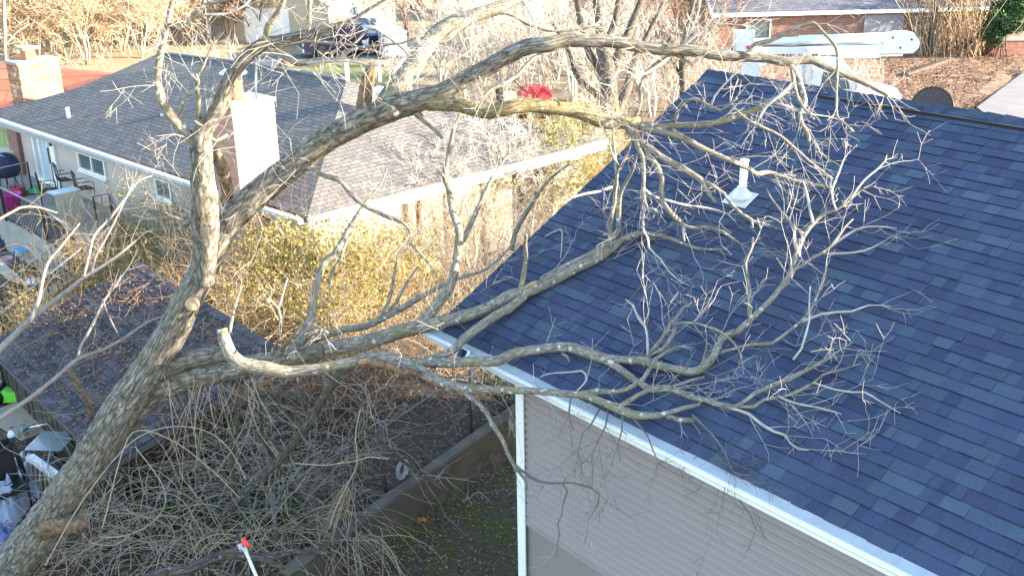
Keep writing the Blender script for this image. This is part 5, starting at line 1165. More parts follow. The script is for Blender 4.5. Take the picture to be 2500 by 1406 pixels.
# ------------------------------------------------------------------ background
M_straw = simple('straw_scrub_bark', (.46, .36, .25), .9, .35, 4, .1)  # light straw tone of the scrub twigs, varied only by noise
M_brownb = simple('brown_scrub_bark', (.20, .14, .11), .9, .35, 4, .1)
M_greyb = simple('grey_tree_bark', (.19, .17, .155), .9, .35, 4, .1)
M_palet = simple('pale_tree_bark', (.42, .38, .33), .9, .3, 4, .1)
M_dead = leafmat('clinging_dead_leaves', [(.20, .09, .04), (.34, .16, .07), (.42, .24, .12), (.26, .14, .08)], .8, .2)
def tree_proto(seed, H, spread, trunk_r, stems, mat, dens=1.0, leafn=0, lean=0.0, twr=.010):
    R = random.Random(seed); big = []; tw = []
    def rec(p, d, L, r, lev):
        n = max(4, int(L/.45)); pts = [p]; dd = nrm(d)
        for i in range(n):
            dd = nrm(dd+np.array([R.gauss(0, .10), R.gauss(0, .10), R.gauss(.03, .07)])); pts.append(pts[-1]+dd*L/n)
        rad = np.linspace(r, max(twr*.6, r*.5), n+1); (big if r > .045 else tw).append((np.array(pts), rad))
        if lev == 0: return
        for k in range(max(2, int(R.randint(3, 5)*dens))):
            i = R.randint(max(1, n//3), n); t = nrm(pts[i]-pts[i-1]); s_ = nrm(np.cross(t, [R.gauss(0, 1), R.gauss(0, 1), R.gauss(0, 1)])); a = R.uniform(.35, .95)*spread
            rec(pts[i], t*math.cos(a)+s_*math.sin(a), L*R.uniform(.45, .7), max(twr, rad[i]*.6), lev-1)
    for s in range(stems):
        a = R.uniform(0, 6.28); rec(np.array([math.cos(a), math.sin(a), 0])*trunk_r*(1.2 if stems > 1 else 0), np.array([math.cos(a)*.28*(stems > 1)+lean, math.sin(a)*.28*(stems > 1), 1]), H*.55, trunk_r*R.uniform(.7, 1), 4)
    t = bpy.data.objects.new('bare_tree', None); COL.objects.link(t)
    mb = MB()
    for P, r in big: mb.tube(P, r, 7, True)
    mb.build('trunk', mat, t)
    mb = MB()
    for P, r in tw: mb.tube(P, r, 3, False)
    mb.build('crown', mat, t)
    if leafn:
        mb = MB(); V = []; F = []
        for _ in range(leafn):
            P, r = R.choice(tw); p = P[R.randint(1, len(P)-1)]+np.array([R.gauss(0, .08) for _ in range(3)]); a = nrm([R.gauss(0, 1) for _ in range(3)]); b = nrm(np.cross(a, [R.gauss(0, 1) for _ in range(3)])); s_ = R.uniform(.05, .10); m = len(V)
            V += [p-a*s_, p+b*s_*.5, p+a*s_, p-b*s_*.5]; F.append((m, m+1, m+2, m+3))
        mb.add(V, F); mb.build('dead_leaves', M_dead, t)
    return t
protos = {
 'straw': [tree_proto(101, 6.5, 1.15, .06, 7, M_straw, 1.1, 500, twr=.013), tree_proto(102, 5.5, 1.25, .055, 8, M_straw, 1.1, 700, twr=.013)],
 'brown': [tree_proto(103, 7.0, 1.0, .11, 3, M_brownb, 1.0, 500, twr=.012), tree_proto(104, 6.5, 1.1, .10, 3, M_brownb, 1.0, 900, twr=.012)],
 'grey': [tree_proto(105, 9.0, .85, .17, 2, M_greyb, .95, 0, twr=.012)],
 'pale': [tree_proto(106, 7.0, .9, .10, 3, M_palet, 1.0, 0, twr=.013)],
}
used = set()
GR = 'bare trees and scrub beyond the houses'
def place(kind, i, px, py, sc, rz, label, group=None, sx=1.0):
    src = protos[kind][i % len(protos[kind])]
    if src.name not in used: o = src; used.add(src.name)
    else: o = copy_tree(src)
    p = gz(at(px, py, 0)); o.location = tuple(p); o.rotation_euler = (0, 0, rz); o.scale = (sc*sx, sc*sx, sc); o.name = 'bare_tree'
    tag(o, label, 'tree', group); return o
R = random.Random(77)
G1 = 'straw-coloured scrub trees on the sunny slope at upper left'
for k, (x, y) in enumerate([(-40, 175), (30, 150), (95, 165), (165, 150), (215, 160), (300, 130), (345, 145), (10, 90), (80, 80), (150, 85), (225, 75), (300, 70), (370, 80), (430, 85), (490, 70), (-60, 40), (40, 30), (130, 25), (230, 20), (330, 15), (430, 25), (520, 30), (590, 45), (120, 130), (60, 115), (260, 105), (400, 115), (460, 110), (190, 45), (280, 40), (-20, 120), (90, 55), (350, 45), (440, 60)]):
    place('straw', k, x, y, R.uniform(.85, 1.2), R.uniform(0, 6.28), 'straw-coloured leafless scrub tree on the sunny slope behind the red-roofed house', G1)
G2 = 'brown leafless scrub trees across the street'
for k, (x, y) in enumerate([(560, 110), (630, 105), (670, 70), (600, 60), (700, 30), (930, 60), (1000, 95), (1060, 70), (1120, 110), (1180, 80), (1240, 120), (1010, 30), (1100, 20), (1200, 25), (1300, 40), (1340, 100), (1400, 130), (1590, 80), (1640, 110), (1700, 60), (1760, 90), (1820, 60), (1600, 150), (1720, 150), (1560, 40), (1900, 60), (1980, 95), (2060, 70), (2140, 100), (1860, 95), (1920, 110), (1960, 70), (2020, 95), (2090, 108), (2110, 75), (1800, 115), (2030, 60)]):
    place('brown', k, x, y, R.uniform(.6, 1.0), R.uniform(0, 6.28), 'brown leafless scrub tree across the street behind the broken limb', G2)
G3 = 'pale twiggy trees between the two houses'
for k, (x, y) in enumerate([(1130, 250), (1230, 260), (1330, 265), (1400, 250), (1290, 220), (1590, 290), (1640, 270), (1560, 230), (1180, 215), (1080, 215), (1260, 190), (1360, 200), (1450, 190), (1430, 290), (1150, 170), (1330, 150)]):
    place('pale', 0, x, y, R.uniform(.55, .8), R.uniform(0, 6.28), 'pale twiggy leafless tree in the yard between the two houses', G3)
for k, (x, y, sc) in enumerate([(1000, 690, .45), (1150, 660, .5), (1290, 590, .55), (1380, 520, .5)]):
    place('pale', 0, x, y, sc, k*1.7, 'thin bare young tree growing against the lit side of the grey-roofed house', 'young bare trees between the grey hip roof and the navy roof')
# thick grey tree behind the neighbour roof corner: traced forks
def bigtree(label, lines, D, mat, seed, tw=1.0, name='tree'):
    R = random.Random(seed); f0 = lines[0][0]; b = gz(atd(f0[0], f0[1], D)); t = thing(name, label, 'tree', b); mb = MB(); polys = []
    for li, ln in enumerate(lines):
        P = np.array([(*atd(x, y, D+.15*i*(1 if li % 2 else -1)), w_*D/(2*FPX)) for i, (x, y, w_) in enumerate(ln)])
        if li == 0: P = np.vstack([[b[0], b[1], b[2]-.3, P[0, 3]*1.2], P]) if P[0, 2] > b[2]+.5 else P
        C = crspline(P, .25); mb.tube(C[:, :3], C[:, 3], 12, True, disp_fn(seed+li, .05, .07))
        for _ in range(int(tw*len(C)/3)):
            i = R.randint(2, len(C)-1); tt = nrm(C[i, :3]-C[i-1, :3]); s_ = nrm(np.cross(tt, [R.gauss(0, 1), R.gauss(0, 1), R.gauss(0, 1)])); a = R.uniform(.4, 1)
            grow(polys, C[i, :3], tt*math.cos(a)+s_*math.sin(a), R.uniform(.8, 2.4), .016, 2, R, False, 0, (.4, 1), 3)
    mb.under('trunk', mat, t); m2 = MB()
    for P, r in polys: m2.tube(P, np.maximum(r, .006), 3, False)
    m2.under('crown', mat, t); return t
bigtree('thick grey many-stemmed tree standing behind the corner of the grey roof', [[(1500, 345, 46), (1490, 270, 44), (1485, 210, 42), (1480, 160, 38), (1470, 100, 28), (1462, 40, 22), (1455, -20, 18)], [(1490, 205, 30), (1505, 150, 28), (1530, 95, 24), (1550, 45, 20), (1575, -20, 16)], [(1484, 215, 22), (1440, 130, 20), (1420, 60, 17), (1405, -20, 13)], [(1500, 290, 24), (1530, 220, 22), (1548, 150, 18), (1580, 90, 14), (1620, 10, 10)], [(1470, 120, 18), (1500, 60, 17), (1510, 0, 14), (1515, -30, 12)], [(1480, 250, 16), (1410, 190, 12), (1390, 130, 9), (1350, 60, 6)]], 36.0, M_oldbark, 3, 1.4)
bigtree('slim dark tree beside the top corner of the navy roof', [[(1668, 230, 17), (1666, 150, 16), (1672, 90, 13), (1690, 20, 10), (1700, -20, 8)], [(1668, 150, 9), (1700, 110, 8), (1740, 70, 6), (1770, 30, 4)], [(1666, 190, 9), (1640, 150, 8), (1620, 100, 6), (1610, 50, 4)]], 45.0, M_oldbark, 4, 1.6)
bigtree('dark bare trunk standing in orange leaves right of the boom elbow', [[(2268, 156, 13), (2272, 100, 14), (2280, 50, 13), (2290, -20, 11)], [(2272, 70, 7), (2310, 30, 6), (2340, -10, 5)], [(2262, 150, 8), (2254, 90, 8), (2250, 40, 6)]], 58.0, M_oldbark, 5, .8)
bigtree('brown bare trunk amid the tan canes', [[(2300, 142, 8), (2308, 90, 9), (2314, 40, 9), (2322, -15, 8)], [(2308, 60, 5), (2345, 10, 4)]], 60.0, M_oldbark, 6, .8)
bigtree('leaning white-barked trunk behind the boom elbow', [[(2150, 95, 14), (2175, 70, 22), (2195, 40, 24), (2212, 5, 18), (2225, -25, 12)], [(2160, 85, 10), (2190, 62, 13), (2208, 30, 12)], [(2215, 135, 10), (2232, 90, 16), (2244, 50, 14), (2262, 20, 10), (2285, -10, 7)]], 63.0, simple('white_bark', (.62, .60, .55), .85, .3, 2.5, .15), 7, .5)
bigtree('straight dark pole-like trunk at the far upper left', [[(14, 150, 8), (12, 90, 9), (10, 40, 9), (9, -15, 8)], [(14, 110, 4), (40, 80, 4), (70, 60, 3)]], 52.0, M_greyb, 8, 1.0)
# tan canes
mb = MB(); R = random.Random(9)
for k in range(520):
    x = R.uniform(2235, 2405); y = R.uniform(85, 145); p = gz(at(x, y, 0)); n = 6; d = nrm(np.array([R.gauss(0, .22), R.gauss(0, .22), 1])); P = [p]
    for i in range(n): d = nrm(d+np.array([R.gauss(0, .16), R.gauss(0, .16), 0])); P.append(P[-1]+d*R.uniform(.5, .85))
    mb.tube(np.array(P), np.linspace(.022, .010, n+1), 3, False)
o = mb.build('cane_thicket', simple('tan_canes', (.36, .26, .16), .9, .4, 3, .1)); tag(o, kind='stuff')
mb = MB()
for k in range(1500):                       # brush under the trees, one tangled mass
    x, y = R.choice(((R.uniform(940, 1480), R.uniform(90, 280)), (R.uniform(1560, 2150), R.uniform(75, 260)), (R.uniform(-40, 640), R.uniform(30, 175))))
    p = gz(at(x, y, 0)); d = nrm(np.array([R.gauss(0, .6), R.gauss(0, .6), 1])); P = [p]
    for i in range(5): d = nrm(d+np.array([R.gauss(0, .25), R.gauss(0, .25), -.03])); P.append(P[-1]+d*R.uniform(.15, .4))
    mb.tube(np.array(P), np.linspace(.014, .007, 6), 3, False)
o = mb.build('undergrowth', M_palet); tag(o, kind='stuff')
# evergreen bush and brick planter
p = gz(at(2440, 142, 0)); eb = thing('evergreen_bush', 'dense dark green rounded bush above the brick planter at the right edge', 'bush', p)
mb = MB(); R = random.Random(12)
for c, rr in (((0, 0, 1.9), (1.3, 1.2, 1.3)), ((.9, .2, 2.2), (1.2, 1.1, 1.4)), ((.3, 0, 3.2), (1.0, .9, 1.1)), ((-.5, .0, 1.2), (.8, .8, .7)), ((1.2, .3, 3.6), (.9, .9, 1.0))): leaves(mb, p+np.array(c), 3600, rr, .075, R)
mb.under('foliage', leafmat('evergreen_leaves', [(.015, .045, .015), (.03, .08, .025), (.05, .12, .04), (.08, .15, .05)], .5, .1), eb)
mb = MB(); [mb.tube([p+np.array([R.gauss(0, .3), R.gauss(0, .2), 0]), p+np.array([R.gauss(0, .5), R.gauss(0, .3), 2.2])], .03, 6) for _ in range(7)]; mb.under('stems', M_oldbark, eb)
c = gz(at(2478, 140, 0)); mb = MB(); t = thing('brick_planter', 'low red brick planter wall below the evergreen bush', 'planter', c)
mb.box(c+np.array([.5, .6, .35]), 3.4, 1.0, .8); mb.under('wall', brickmat('planter_brick', (.30, .10, .07), (.38, .16, .11), (.35, .3, .27), .22, .08, .01), t); mb = MB(); mb.box(c+np.array([.5, .6, .78]), 3.5, 1.1, .07, bev=.015); mb.under('coping', M_conc, t)
a, b = at(2212, 190, 0), at(2312, 155, 0); t = thing('garden_edging', 'low pale concrete edging around the orange leaf bed', 'edging', gz((a+b)/2)); mb = MB(); mb.beam(gz(a)+Z*.06, gz(b)+Z*.06, .22, .18); mb.under('kerb', M_concdark, t)
# dark round mesh table tipped on its edge behind the ridge
c = at(2275, 262, .9); nn = nrm(CAM-c+np.array([0, 0, 9.0])); t = thing('round_table', 'dark round mesh-topped patio table seen over the roof ridge', 'table', wz(c, 0))
ux_ = nrm(np.cross(Z, nn)); uy_ = np.cross(nn, ux_); mb = MB(); RR = .77
mb.tube([c+(ux_*math.cos(a)+uy_*math.sin(a))*RR for a in np.linspace(0, 2*math.pi, 41)], .03, 6)
M_iron = simple('bronze_black_metal', (.018, .014, .016), .5, .3, 12, .4)
mb.under('rim', M_iron, t); mb = MB()
for r_ in np.arange(.12, .76, .105):
    n = max(8, int(r_*42))
    for k in range(n):
        a0 = 2*math.pi*k/n; q = c+(ux_*math.cos(a0)+uy_*math.sin(a0))*r_; mb.box(q, .085, 2*math.pi*r_/n*.78, .012, ux_*math.cos(a0)+uy_*math.sin(a0), uy_*math.cos(a0)-ux_*math.sin(a0), nn)
lathe(mb, [(.02, -.03), (RR, -.03), (RR, -.02), (.02, -.02)], c, 32, nn, smooth=False)
mb.under('mesh_top', simple('worn_bronze_mesh', (.05, .042, .045), .5, .3, 12, .4), t); mb = MB(); mb.tube([c, wz(c, 0)], .05, 8); mb.under('pedestal', M_iron, t)
# small dark bicycle-like garden cart among canes
c = gz(at(2352, 128, 0)); t = thing('garden_cart', 'small dark tipped wheelbarrow lying at the foot of the tan canes', 'wheelbarrow', c)
mb = MB(); mb.add([c+np.array(q) for q in ((-.5, -.3, .15), (.3, -.35, .7), (.3, .35, .7), (-.5, .3, .15), (-.3, -.2, .0), (.3, -.2, .3), (.3, .2, .3), (-.3, .2, 0))], [(0, 1, 5, 4), (1, 2, 6, 5), (2, 3, 7, 6), (3, 0, 4, 7), (4, 5, 6, 7)]); mb.under('tray', M_dark, t)
mb = MB(); mb.tube([c+np.array([.3, -.3, .6]), c+np.array([-.6, -.25, .9])], .03, 6); mb.tube([c+np.array([.3, .3, .6]), c+np.array([-.6, .25, .9])], .03, 6); mb.under('handles', simple('green_metal', (.10, .16, .10), .6), t)
mb = MB(); lathe(mb, [(.16, -.04), (.18, 0), (.16, .04)], c+np.array([.5, 0, .2]), 14, (0, 1, 0)); mb.under('wheel', M_tyre, t)

# ------------------------------------------------------------------ bucket truck
D0 = 42.0
hp = at(2040, 152, 2.75); fx = nrm(np.array([.985, -.17, 0])); fy = np.cross(Z, fx)
TO = wz(hp, .03)
bt = thing('bucket_truck', 'white bucket truck with folded boom parked beyond the navy roof', 'truck', TO)
def tp(x, y, z): return TO+fx*x+fy*y+Z*z
M_tw = simple('truck_white', (.60, .63, .65), .3, .04, 1.5, .5)
def tpart(name, mat, fn, parent=None): b = MB(); fn(b); return b.under(name, mat, parent or bt)
def profbox(b, prof, y0, y1): b.extrude(prof, TO+fy*y0, fx, Z, fy, y1-y0)
tpart('cab', M_tw, lambda b: profbox(b, [(-.95, .8), (.6, .8), (.66, 1.98), (.46, 2.58), (.32, 2.72), (-.6, 2.76), (-.88, 2.66), (-.95, 1.7)], -1.1, 1.1))
def hood(b):
    S0 = [(.6, .85, 2.02), (1.2, .85, 1.98), (1.9, .85, 1.88), (2.32, .88, 1.74), (2.46, .95, 1.52)]
    V = []; n = 12
    for x, zl, zh in S0:
        for j in range(n):
            a = math.pi*j/(n-1); yy = math.cos(a)*1.02*(1 if x < 2.3 else .95); zz = zl+(zh-zl)*(max(0, math.sin(a))**.38); V.append(tp(x, yy, zz))
    F = [(i*n+j, i*n+j+1, (i+1)*n+j+1, (i+1)*n+j) for i in range(len(S0)-1) for j in range(n-1)]+[tuple((len(S0)-1)*n+j for j in range(n))]
    b.add(V, F, smooth=True)
hd_ = tpart('hood', M_tw, hood)
def grille(b):
    for k in range(6): b.box(tp(2.475, -.0, 1.0+k*.10), .03, 1.5, .035, fx, fy, Z)
tpart('grille', M_dark, grille, hd_)
def sidevents(b):
    for k in range(5): b.box(tp(2.10, -1.0, 1.05+k*.11), .42, .04, .03, fx, fy, Z)
tpart('side_vents', M_chrome, sidevents, hd_)
tpart('side_window', M_glass, lambda b: b.add([tp(-.62, -1.106, 1.85), tp(.46, -1.106, 1.92), tp(.30, -1.106, 2.48), tp(-.55, -1.106, 2.54)], [(0, 1, 2, 3)]))
tpart('windscreen', simple('windscreen_glass', (.30, .32, .24), .1, .3, 2, .6), lambda b: b.add([tp(.665, -.95, 2.04), tp(.665, .95, 2.04), tp(.49, .88, 2.54), tp(.49, -.88, 2.54)], [(0, 1, 2, 3)]))
tpart('door', M_tw, lambda b: b.box(tp(-.12, -1.108, 1.18), 1.1, .02, .96, fx, fy, Z, bev=.008))
for x in (-.12,):
    cu = bpy.data.curves.new('lettering', 'FONT'); cu.body = 'TREE SERVICE'; cu.size = .19; cu.align_x = 'CENTER'; cu.extrude = .004
    tob = bpy.data.objects.new('lettering', cu); COL.objects.link(tob); bpy.context.view_layer.update()
    me = bpy.data.meshes.new_from_object(tob); bpy.data.objects.remove(tob)
    lo = bpy.data.objects.new('lettering', me); COL.objects.link(lo); me.materials.append(simple('grey_lettering', (.16, .17, .19), .6)); lo.parent = bt
    pl_ = tp(-.12, -1.124, 1.40)-TO
    lo.matrix_local = Matrix(((fx[0], 0, -fy[0], pl_[0]), (fx[1], 0, -fy[1], pl_[1]), (fx[2], 1, 0, pl_[2]), (0, 0, 0, 1)))
tpart('marker_light', simple('red_reflector', (.5, .03, .03), .4), lambda b: b.box(tp(.8, -1.05, 1.6), .16, .03, .06, fx, fy, Z))
tpart('mirror', M_chrome, lambda b: [b.box(tp(.66, s_*1.28, 2.1), .08, .18, .4, fx, fy, Z, bev=.03) for s_ in (-1, 1)])
for x in (1.55, -3.6):
    for y in (-1, 1):
        wh = tpart('wheel', M_tyre, lambda b: lathe(b, [(.38, -.14), (.5, -.12), (.52, 0), (.5, .12), (.38, .14)], tp(x, y*.98, .52), 20, fy)); tpart('rim', M_chrome, lambda b: lathe(b, [(.3, -.145), (.3, .145)], tp(x, y*.985, .52), 16, fy), wh)
tpart('chassis', M_dark, lambda b: b.box(tp(-2.2, 0, .75), 6.4, .9, .25, fx, fy, Z))
tpart('bumper', M_chrome, lambda b: b.box(tp(2.66, 0, .62), .15, 2.1, .3, fx, fy, Z, bev=.03))
def bed(b):
    b.box(tp(-3.0, 0, 1.0), 4.1, 2.2, .12, fx, fy, Z)
    for s_ in (-1, 1): b.box(tp(-3.0, s_*1.05, 1.25), 4.1, .12, .45, fx, fy, Z, bev=.02)
tpart('flat_bed', M_tw, bed)
def hframe(b):
    for yy in (-.95, .95):
        b.box(tp(-1.05, yy, 2.1), .14, .14, 2.2, fx, fy, Z)
        b.box(tp(-1.3, yy, 2.0), .12, .12, 2.0, nrm(fx+Z*.1), fy, nrm(Z-fx*.1))
    b.box(tp(-1.05, 0, 3.2), .14, 2.0, .14, fx, fy, Z); b.box(tp(-1.05, 0, 2.7), .12, 2.0, .12, fx, fy, Z)
tpart('boom_rest', M_tw, hframe)
tpart('turret', M_tw, lambda b: (b.box(tp(-3.15, 0, 1.9), .7, .7, 1.7, nrm(fx-Z*.08), fy, nrm(Z+fx*.12), bev=.06), b.box(tp(-3.0, 0, 2.9), .9, .6, .7, fx, fy, Z, bev=.1), lathe(b, [(.5, 1.06), (.5, 1.2), (.42, 1.22)], tp(-3.2, 0, 0), 20)))
bz0, bz1 = 3.30, 3.36
def pix(x, y, xx=None):                        # a point of the photo on the truck's mid plane
    return onpl(x, y, TO, fy)
L0, L1 = pix(1850, 123), pix(2205, 118)
U0, U1 = pix(1838, 103), pix(2215, 91)
tpart('lower_boom', M_tw, lambda b: (b.beam(L0, L1, .28, .28), b.beam(L0+(L1-L0)*.42-Z*.02, L1, .36, .34), b.beam(L0+(L1-L0)*.55-Z*.24, L0+(L1-L0)*.84-Z*.26, .2, .16)))
tpart('upper_boom', M_tw, lambda b: (b.tube([U0-Z*.02, U1], .15, 14), b.tube([U0+(U1-U0)*.30, U0+(U1-U0)*.96], .185, 14)))
EL = pix(2214, 104)
tpart('elbow', M_tw, lambda b: (b.extrude([(-.85, -.30), (-.2, -.38), (.22, -.36), (.40, -.16), (.42, .05), (.22, .32), (-.05, .40), (-.5, .38), (-.85, .30)], EL-fy*.26, fx, Z, fy, .52)))
tpart('cylinder', M_chrome, lambda b: b.tube([L0+(L1-L0)*.6-Z*.26, L1-Z*.24], .06, 10))
tpart('hose', M_dark, lambda b: b.tube([L0+(L1-L0)*u+Z*(.155+.01*math.sin(u*20))-fy*.13 for u in np.linspace(.03, .97, 30)], .022, 6))
def bolts(b):
    for q in ((.12, .14), (-.25, -.16), (-.55, .2)): lathe(b, [(.04, 0), (.04, .03), (.0, .035)], EL-fy*.265+fx*q[0]+Z*q[1], 10, -fy)
tpart('bolt_plate', M_dark, bolts)
tpart('bucket', M_tw, lambda b: b.extrude([(-.34, -.5), (.34, -.5), (.40, .5), (.32, .5), (.27, -.4), (-.27, -.4), (-.32, .5), (-.40, .5)], pix(1815, 108)+fy*-.35, fx, Z, fy, .7))
[tpart('bucket_side', M_tw, lambda b: b.box(pix(1815, 108)+fy*s_*.33, .68, .04, .98, fx, fy, Z)) for s_ in (-1, 1)]
tpart('red_tag', simple('red_decal', (.6, .03, .05), .5), lambda b: b.box(pix(1826, 112)-fy*.42, .14, .02, .12, fx, fy, Z))

# ------------------------------------------------------------------ far houses
def farhouse(label, c, u, L, Wd, H, rise, rm, wm, parts, ov=.4):
    c = wz(c, 0); u = nrm(u); v = np.cross(Z, u); t = thing('house', label, 'house', c)
    b = MB(); b.box(c+Z*H/2, L, Wd, H, u, v, Z)
    for s_ in (-1, 1): b.poly([c+u*s_*L/2-v*Wd/2+Z*H, c+u*s_*L/2+v*Wd/2+Z*H, c+u*s_*L/2+Z*(H+rise-.05)])
    b.under('wall', wm, t); b = MB()
    for s_ in (-1, 1):
        q = [c-u*(L/2+ov)+v*s_*(Wd/2+ov)+Z*(H-ov*rise/(Wd/2)), c+u*(L/2+ov)+v*s_*(Wd/2+ov)+Z*(H-ov*rise/(Wd/2)), c+u*(L/2+ov)+Z*(H+rise), c-u*(L/2+ov)+Z*(H+rise)]
        b.poly([p+Z*.08 for p in q], u, nrm(q[3]-q[0]), q[0])
    rf = b.under('roof', rm, t); b = MB()
    for s_ in (-1, 1):
        for e_ in (-1, 1): b.beam(c+u*e_*(L/2+ov)+v*s_*(Wd/2+ov)+Z*(H-ov*rise/(Wd/2)), c+u*e_*(L/2+ov)+Z*(H+rise), .05, .22)
        b.beam(c-u*(L/2+ov)+v*s_*(Wd/2+ov)+Z*(H-ov*rise/(Wd/2)), c+u*(L/2+ov)+v*s_*(Wd/2+ov)+Z*(H-ov*rise/(Wd/2)), .05, .2)
    b.under('trim', M_white, rf)
    for nm, mat, s, z, ww, hh, side in parts:
        f = MB()
        if side in (-1, 1): f.box(c+u*s+v*side*(Wd/2+.03)+Z*z, ww, .08, hh, u, v, Z)
        else: f.box(c+v*s+u*(side/2)*(L/2+.03)+Z*z, .08, ww, hh, u, v, Z)
        w_ = f.under(nm, mat, t)
        if nm == 'window':
            f = MB()
            if side in (-1, 1):
                for k in (-1, 1): f.box(c+u*(s+k*ww/2)+v*side*(Wd/2+.05)+Z*z, .07, .1, hh+.1, u, v, Z); f.box(c+u*s+v*side*(Wd/2+.05)+Z*(z+k*hh/2), ww, .1, .07, u, v, Z)
            else:
                for k in (-1, 1): f.box(c+v*(s+k*ww/2)+u*(side/2)*(L/2+.05)+Z*z, .1, .07, hh+.1, u, v, Z)
            f.under('frame', M_white, w_)
    return t
M_groof2 = brickmat('far_grey_shingles', (.17, .175, .19), (.22, .225, .24), (.10, .10, .11), .5, .2, .015, .3)
M_droof = brickmat('far_dark_shingles', (.10, .105, .13), (.14, .145, .175), (.07, .07, .08), .5, .2, .015, .3)
M_fbrick = brickmat('far_brick', (.22, .09, .07), (.30, .14, .10), (.3, .27, .24), .25, .09, .012)
c = at(800, 106, 0); farhouse('pale house with grey gabled roof and lit cream gable across the street', c+np.array([-1.5, 4, 0]), np.array([.35, .94, 0]), 9, 7.5, 2.7, 1.9, M_groof2, M_cream, [('garage_door', M_white, .6, 1.1, 3.2, 2.1, -2), ('window', M_glass, -1.5, 1.5, 1.2, 1.1, -1)])
c = at(2020, 146, 0); farhouse('long brick house with dark roof across the road behind the bucket truck', c+np.array([1.5, 6, 0]), np.array([.99, .06, 0]), 15, 8, 2.5, 2.3, M_droof, M_fbrick, [('window', M_glass, -5.2, 1.4, 1.3, 1.1, -1), ('window', M_glass, 4.2, 1.3, 1.1, 1.2, -1), ('door', simple('grey_door', (.30, .30, .32), .6), 1.8, 1.05, 2.2, 2.0, -1)])
c = at(690, 60, 0); farhouse('small grey house half hidden by scrub at the top of the picture', c+np.array([0, 4, 0]), np.array([.9, .4, 0]), 8, 7, 2.5, 1.6, M_groof2, simple('tan_wall', (.38, .30, .22), .85), [('window', M_glass, 0, 1.4, 1.2, 1.0, -1)])
c = at(1330, 60, 0); farhouse('cream house behind brown scrub above the arching limb', c+np.array([0, 5, 0]), np.array([.98, -.1, 0]), 9, 7, 2.6, 2.0, M_groof2, simple('dull_cream', (.46, .43, .36), .85), [('window', M_glass, -2, 1.4, 1.2, 1.0, -1), ('window', M_glass, 2, 1.4, 1.2, 1.0, -1)])
c = at(2500, 70, 0); farhouse('blue-grey house at the far upper right corner', c+np.array([9, 8, 0]), np.array([.98, .1, 0]), 12, 8, 2.6, 2.2, M_droof, simple('bluegrey_wall', (.22, .26, .32), .8), [('window', M_glass, -3, 1.4, 1.2, 1.0, -1)])
# red-roofed house with the wide stone chimney
M_redroof = brickmat('red_metal_roof', (.30, .10, .06), (.36, .13, .08), (.20, .07, .045), 6.0, .30, .02, .5, .8, .5, .25)
ZR = 1.6
rb = thing('house', 'house with rust-red roof and wide stone chimney behind the grey roof at left', 'house', wz(at(60, 250, ZR), 0))
a0, a1, a2, a3 = atd(-220, 320, 41), atd(330, 228, 41.5), atd(262, 182, 45), atd(-220, 128, 46)
b = MB(); b.poly([a0, a1, a2, a3], nrm(a1-a0), Z, a0); b.poly([a3, a2, a2+np.array([2, 7, -1.6]), a3+np.array([-2, 9, -2])], nrm(a2-a3), Z, a3)
b.under('roof', M_redroof, rb); b = MB(); b.poly([a0-Z*.05, a1-Z*.05, wz(a1, -.3), wz(a0, -.3)]); b.poly([a1-Z*.05, a2-Z*.05, wz(a2, -.3), wz(a1, -.3)]); b.under('wall', M_fbrick, rb)
M_stone = NB('rough_stone'); _uv = M_stone.coord('UV', (1, 1.8, 1)); _wn = M_stone.noise(_uv, 3.0, 2); 
_mx = M_stone.n('ShaderNodeMix', data_type='VECTOR'); _mx.inputs[0].default_value = .16; M_stone.link(_uv, _mx.inputs[4]); 
_cn = M_stone.n('ShaderNodeTexNoise'); M_stone.link(_uv, _cn.inputs['Vector']); _cn.inputs['Scale'].default_value = 3; M_stone.link(_cn.outputs['Color'], _mx.inputs[5])
_cell = M_stone.voro(_mx.outputs[1], 4.3, 'F1', 'Color', .75); _ed = M_stone.voro(_mx.outputs[1], 4.3, 'DISTANCE_TO_EDGE', 'Distance', .75)
_sp = M_stone.n('ShaderNodeSeparateColor'); M_stone.link(_cell, _sp.inputs[0])
_c1 = M_stone.ramp(_sp.outputs[0], [(0, (.30, .14, .10)), (.35, (.42, .20, .13)), (.6, (.50, .30, .18)), (1, (.58, .42, .26))])
_c2 = M_stone.mix(M_stone.ramp(_ed, [(.02, 0.0), (.06, 1.0)]), (.20, .13, .10), _c1); M_stone.bump(M_stone.ramp(_ed, [(0.0, 0.0), (.12, 1.0)]), .8, .03)
M_stone_ = M_stone.base(_c2, .9, .15)
k0, k1 = atd(62, 262, 38.2), atd(160, 250, 39.3); k1[2] = k0[2]; uu = nrm(k1-k0); vv = np.cross(Z, uu); wd = float(np.linalg.norm(k1-k0)); zt = 3.75
# top height from the photo: near top edge at y = 157
zt = float(onpl(100, 153, k0, vv)[2]); cc2 = (k0+k1)/2+vv*.45*(1 if np.dot(vv, [0, 1, 0]) > 0 else -1); vv = vv if np.dot(vv, [0, 1, 0]) > 0 else -vv
b = MB(); b.box(wz(cc2, zt/2), wd, .9, zt, uu, vv, Z); chs = b.under('chimney', M_stone_, rb)
b = MB(); b.box(wz(cc2, zt+.05), wd+.12, 1.0, .1, uu, vv, Z, bev=.02); b.under('chimney_cap', M_conc, chs)
b = MB(); b.box(wz(cc2, zt+.25)-uu*.1, .36, .36, .34, uu, vv, Z); b.under('chimney_pot', M_clay, chs)
b = MB(); b.box(wz(cc2, zt+.50)-uu*.1, .66, .6, .1, uu, vv, Z, bev=.04); b.under('rain_hood', M_conc, chs)
b = MB(); q = wz(k0-vv*.3-uu*.15, k0[2]+.1); b.box(q, .3, .25, .3, uu, vv, Z, bev=.06); b.under('roof_vent', M_dark, rb)

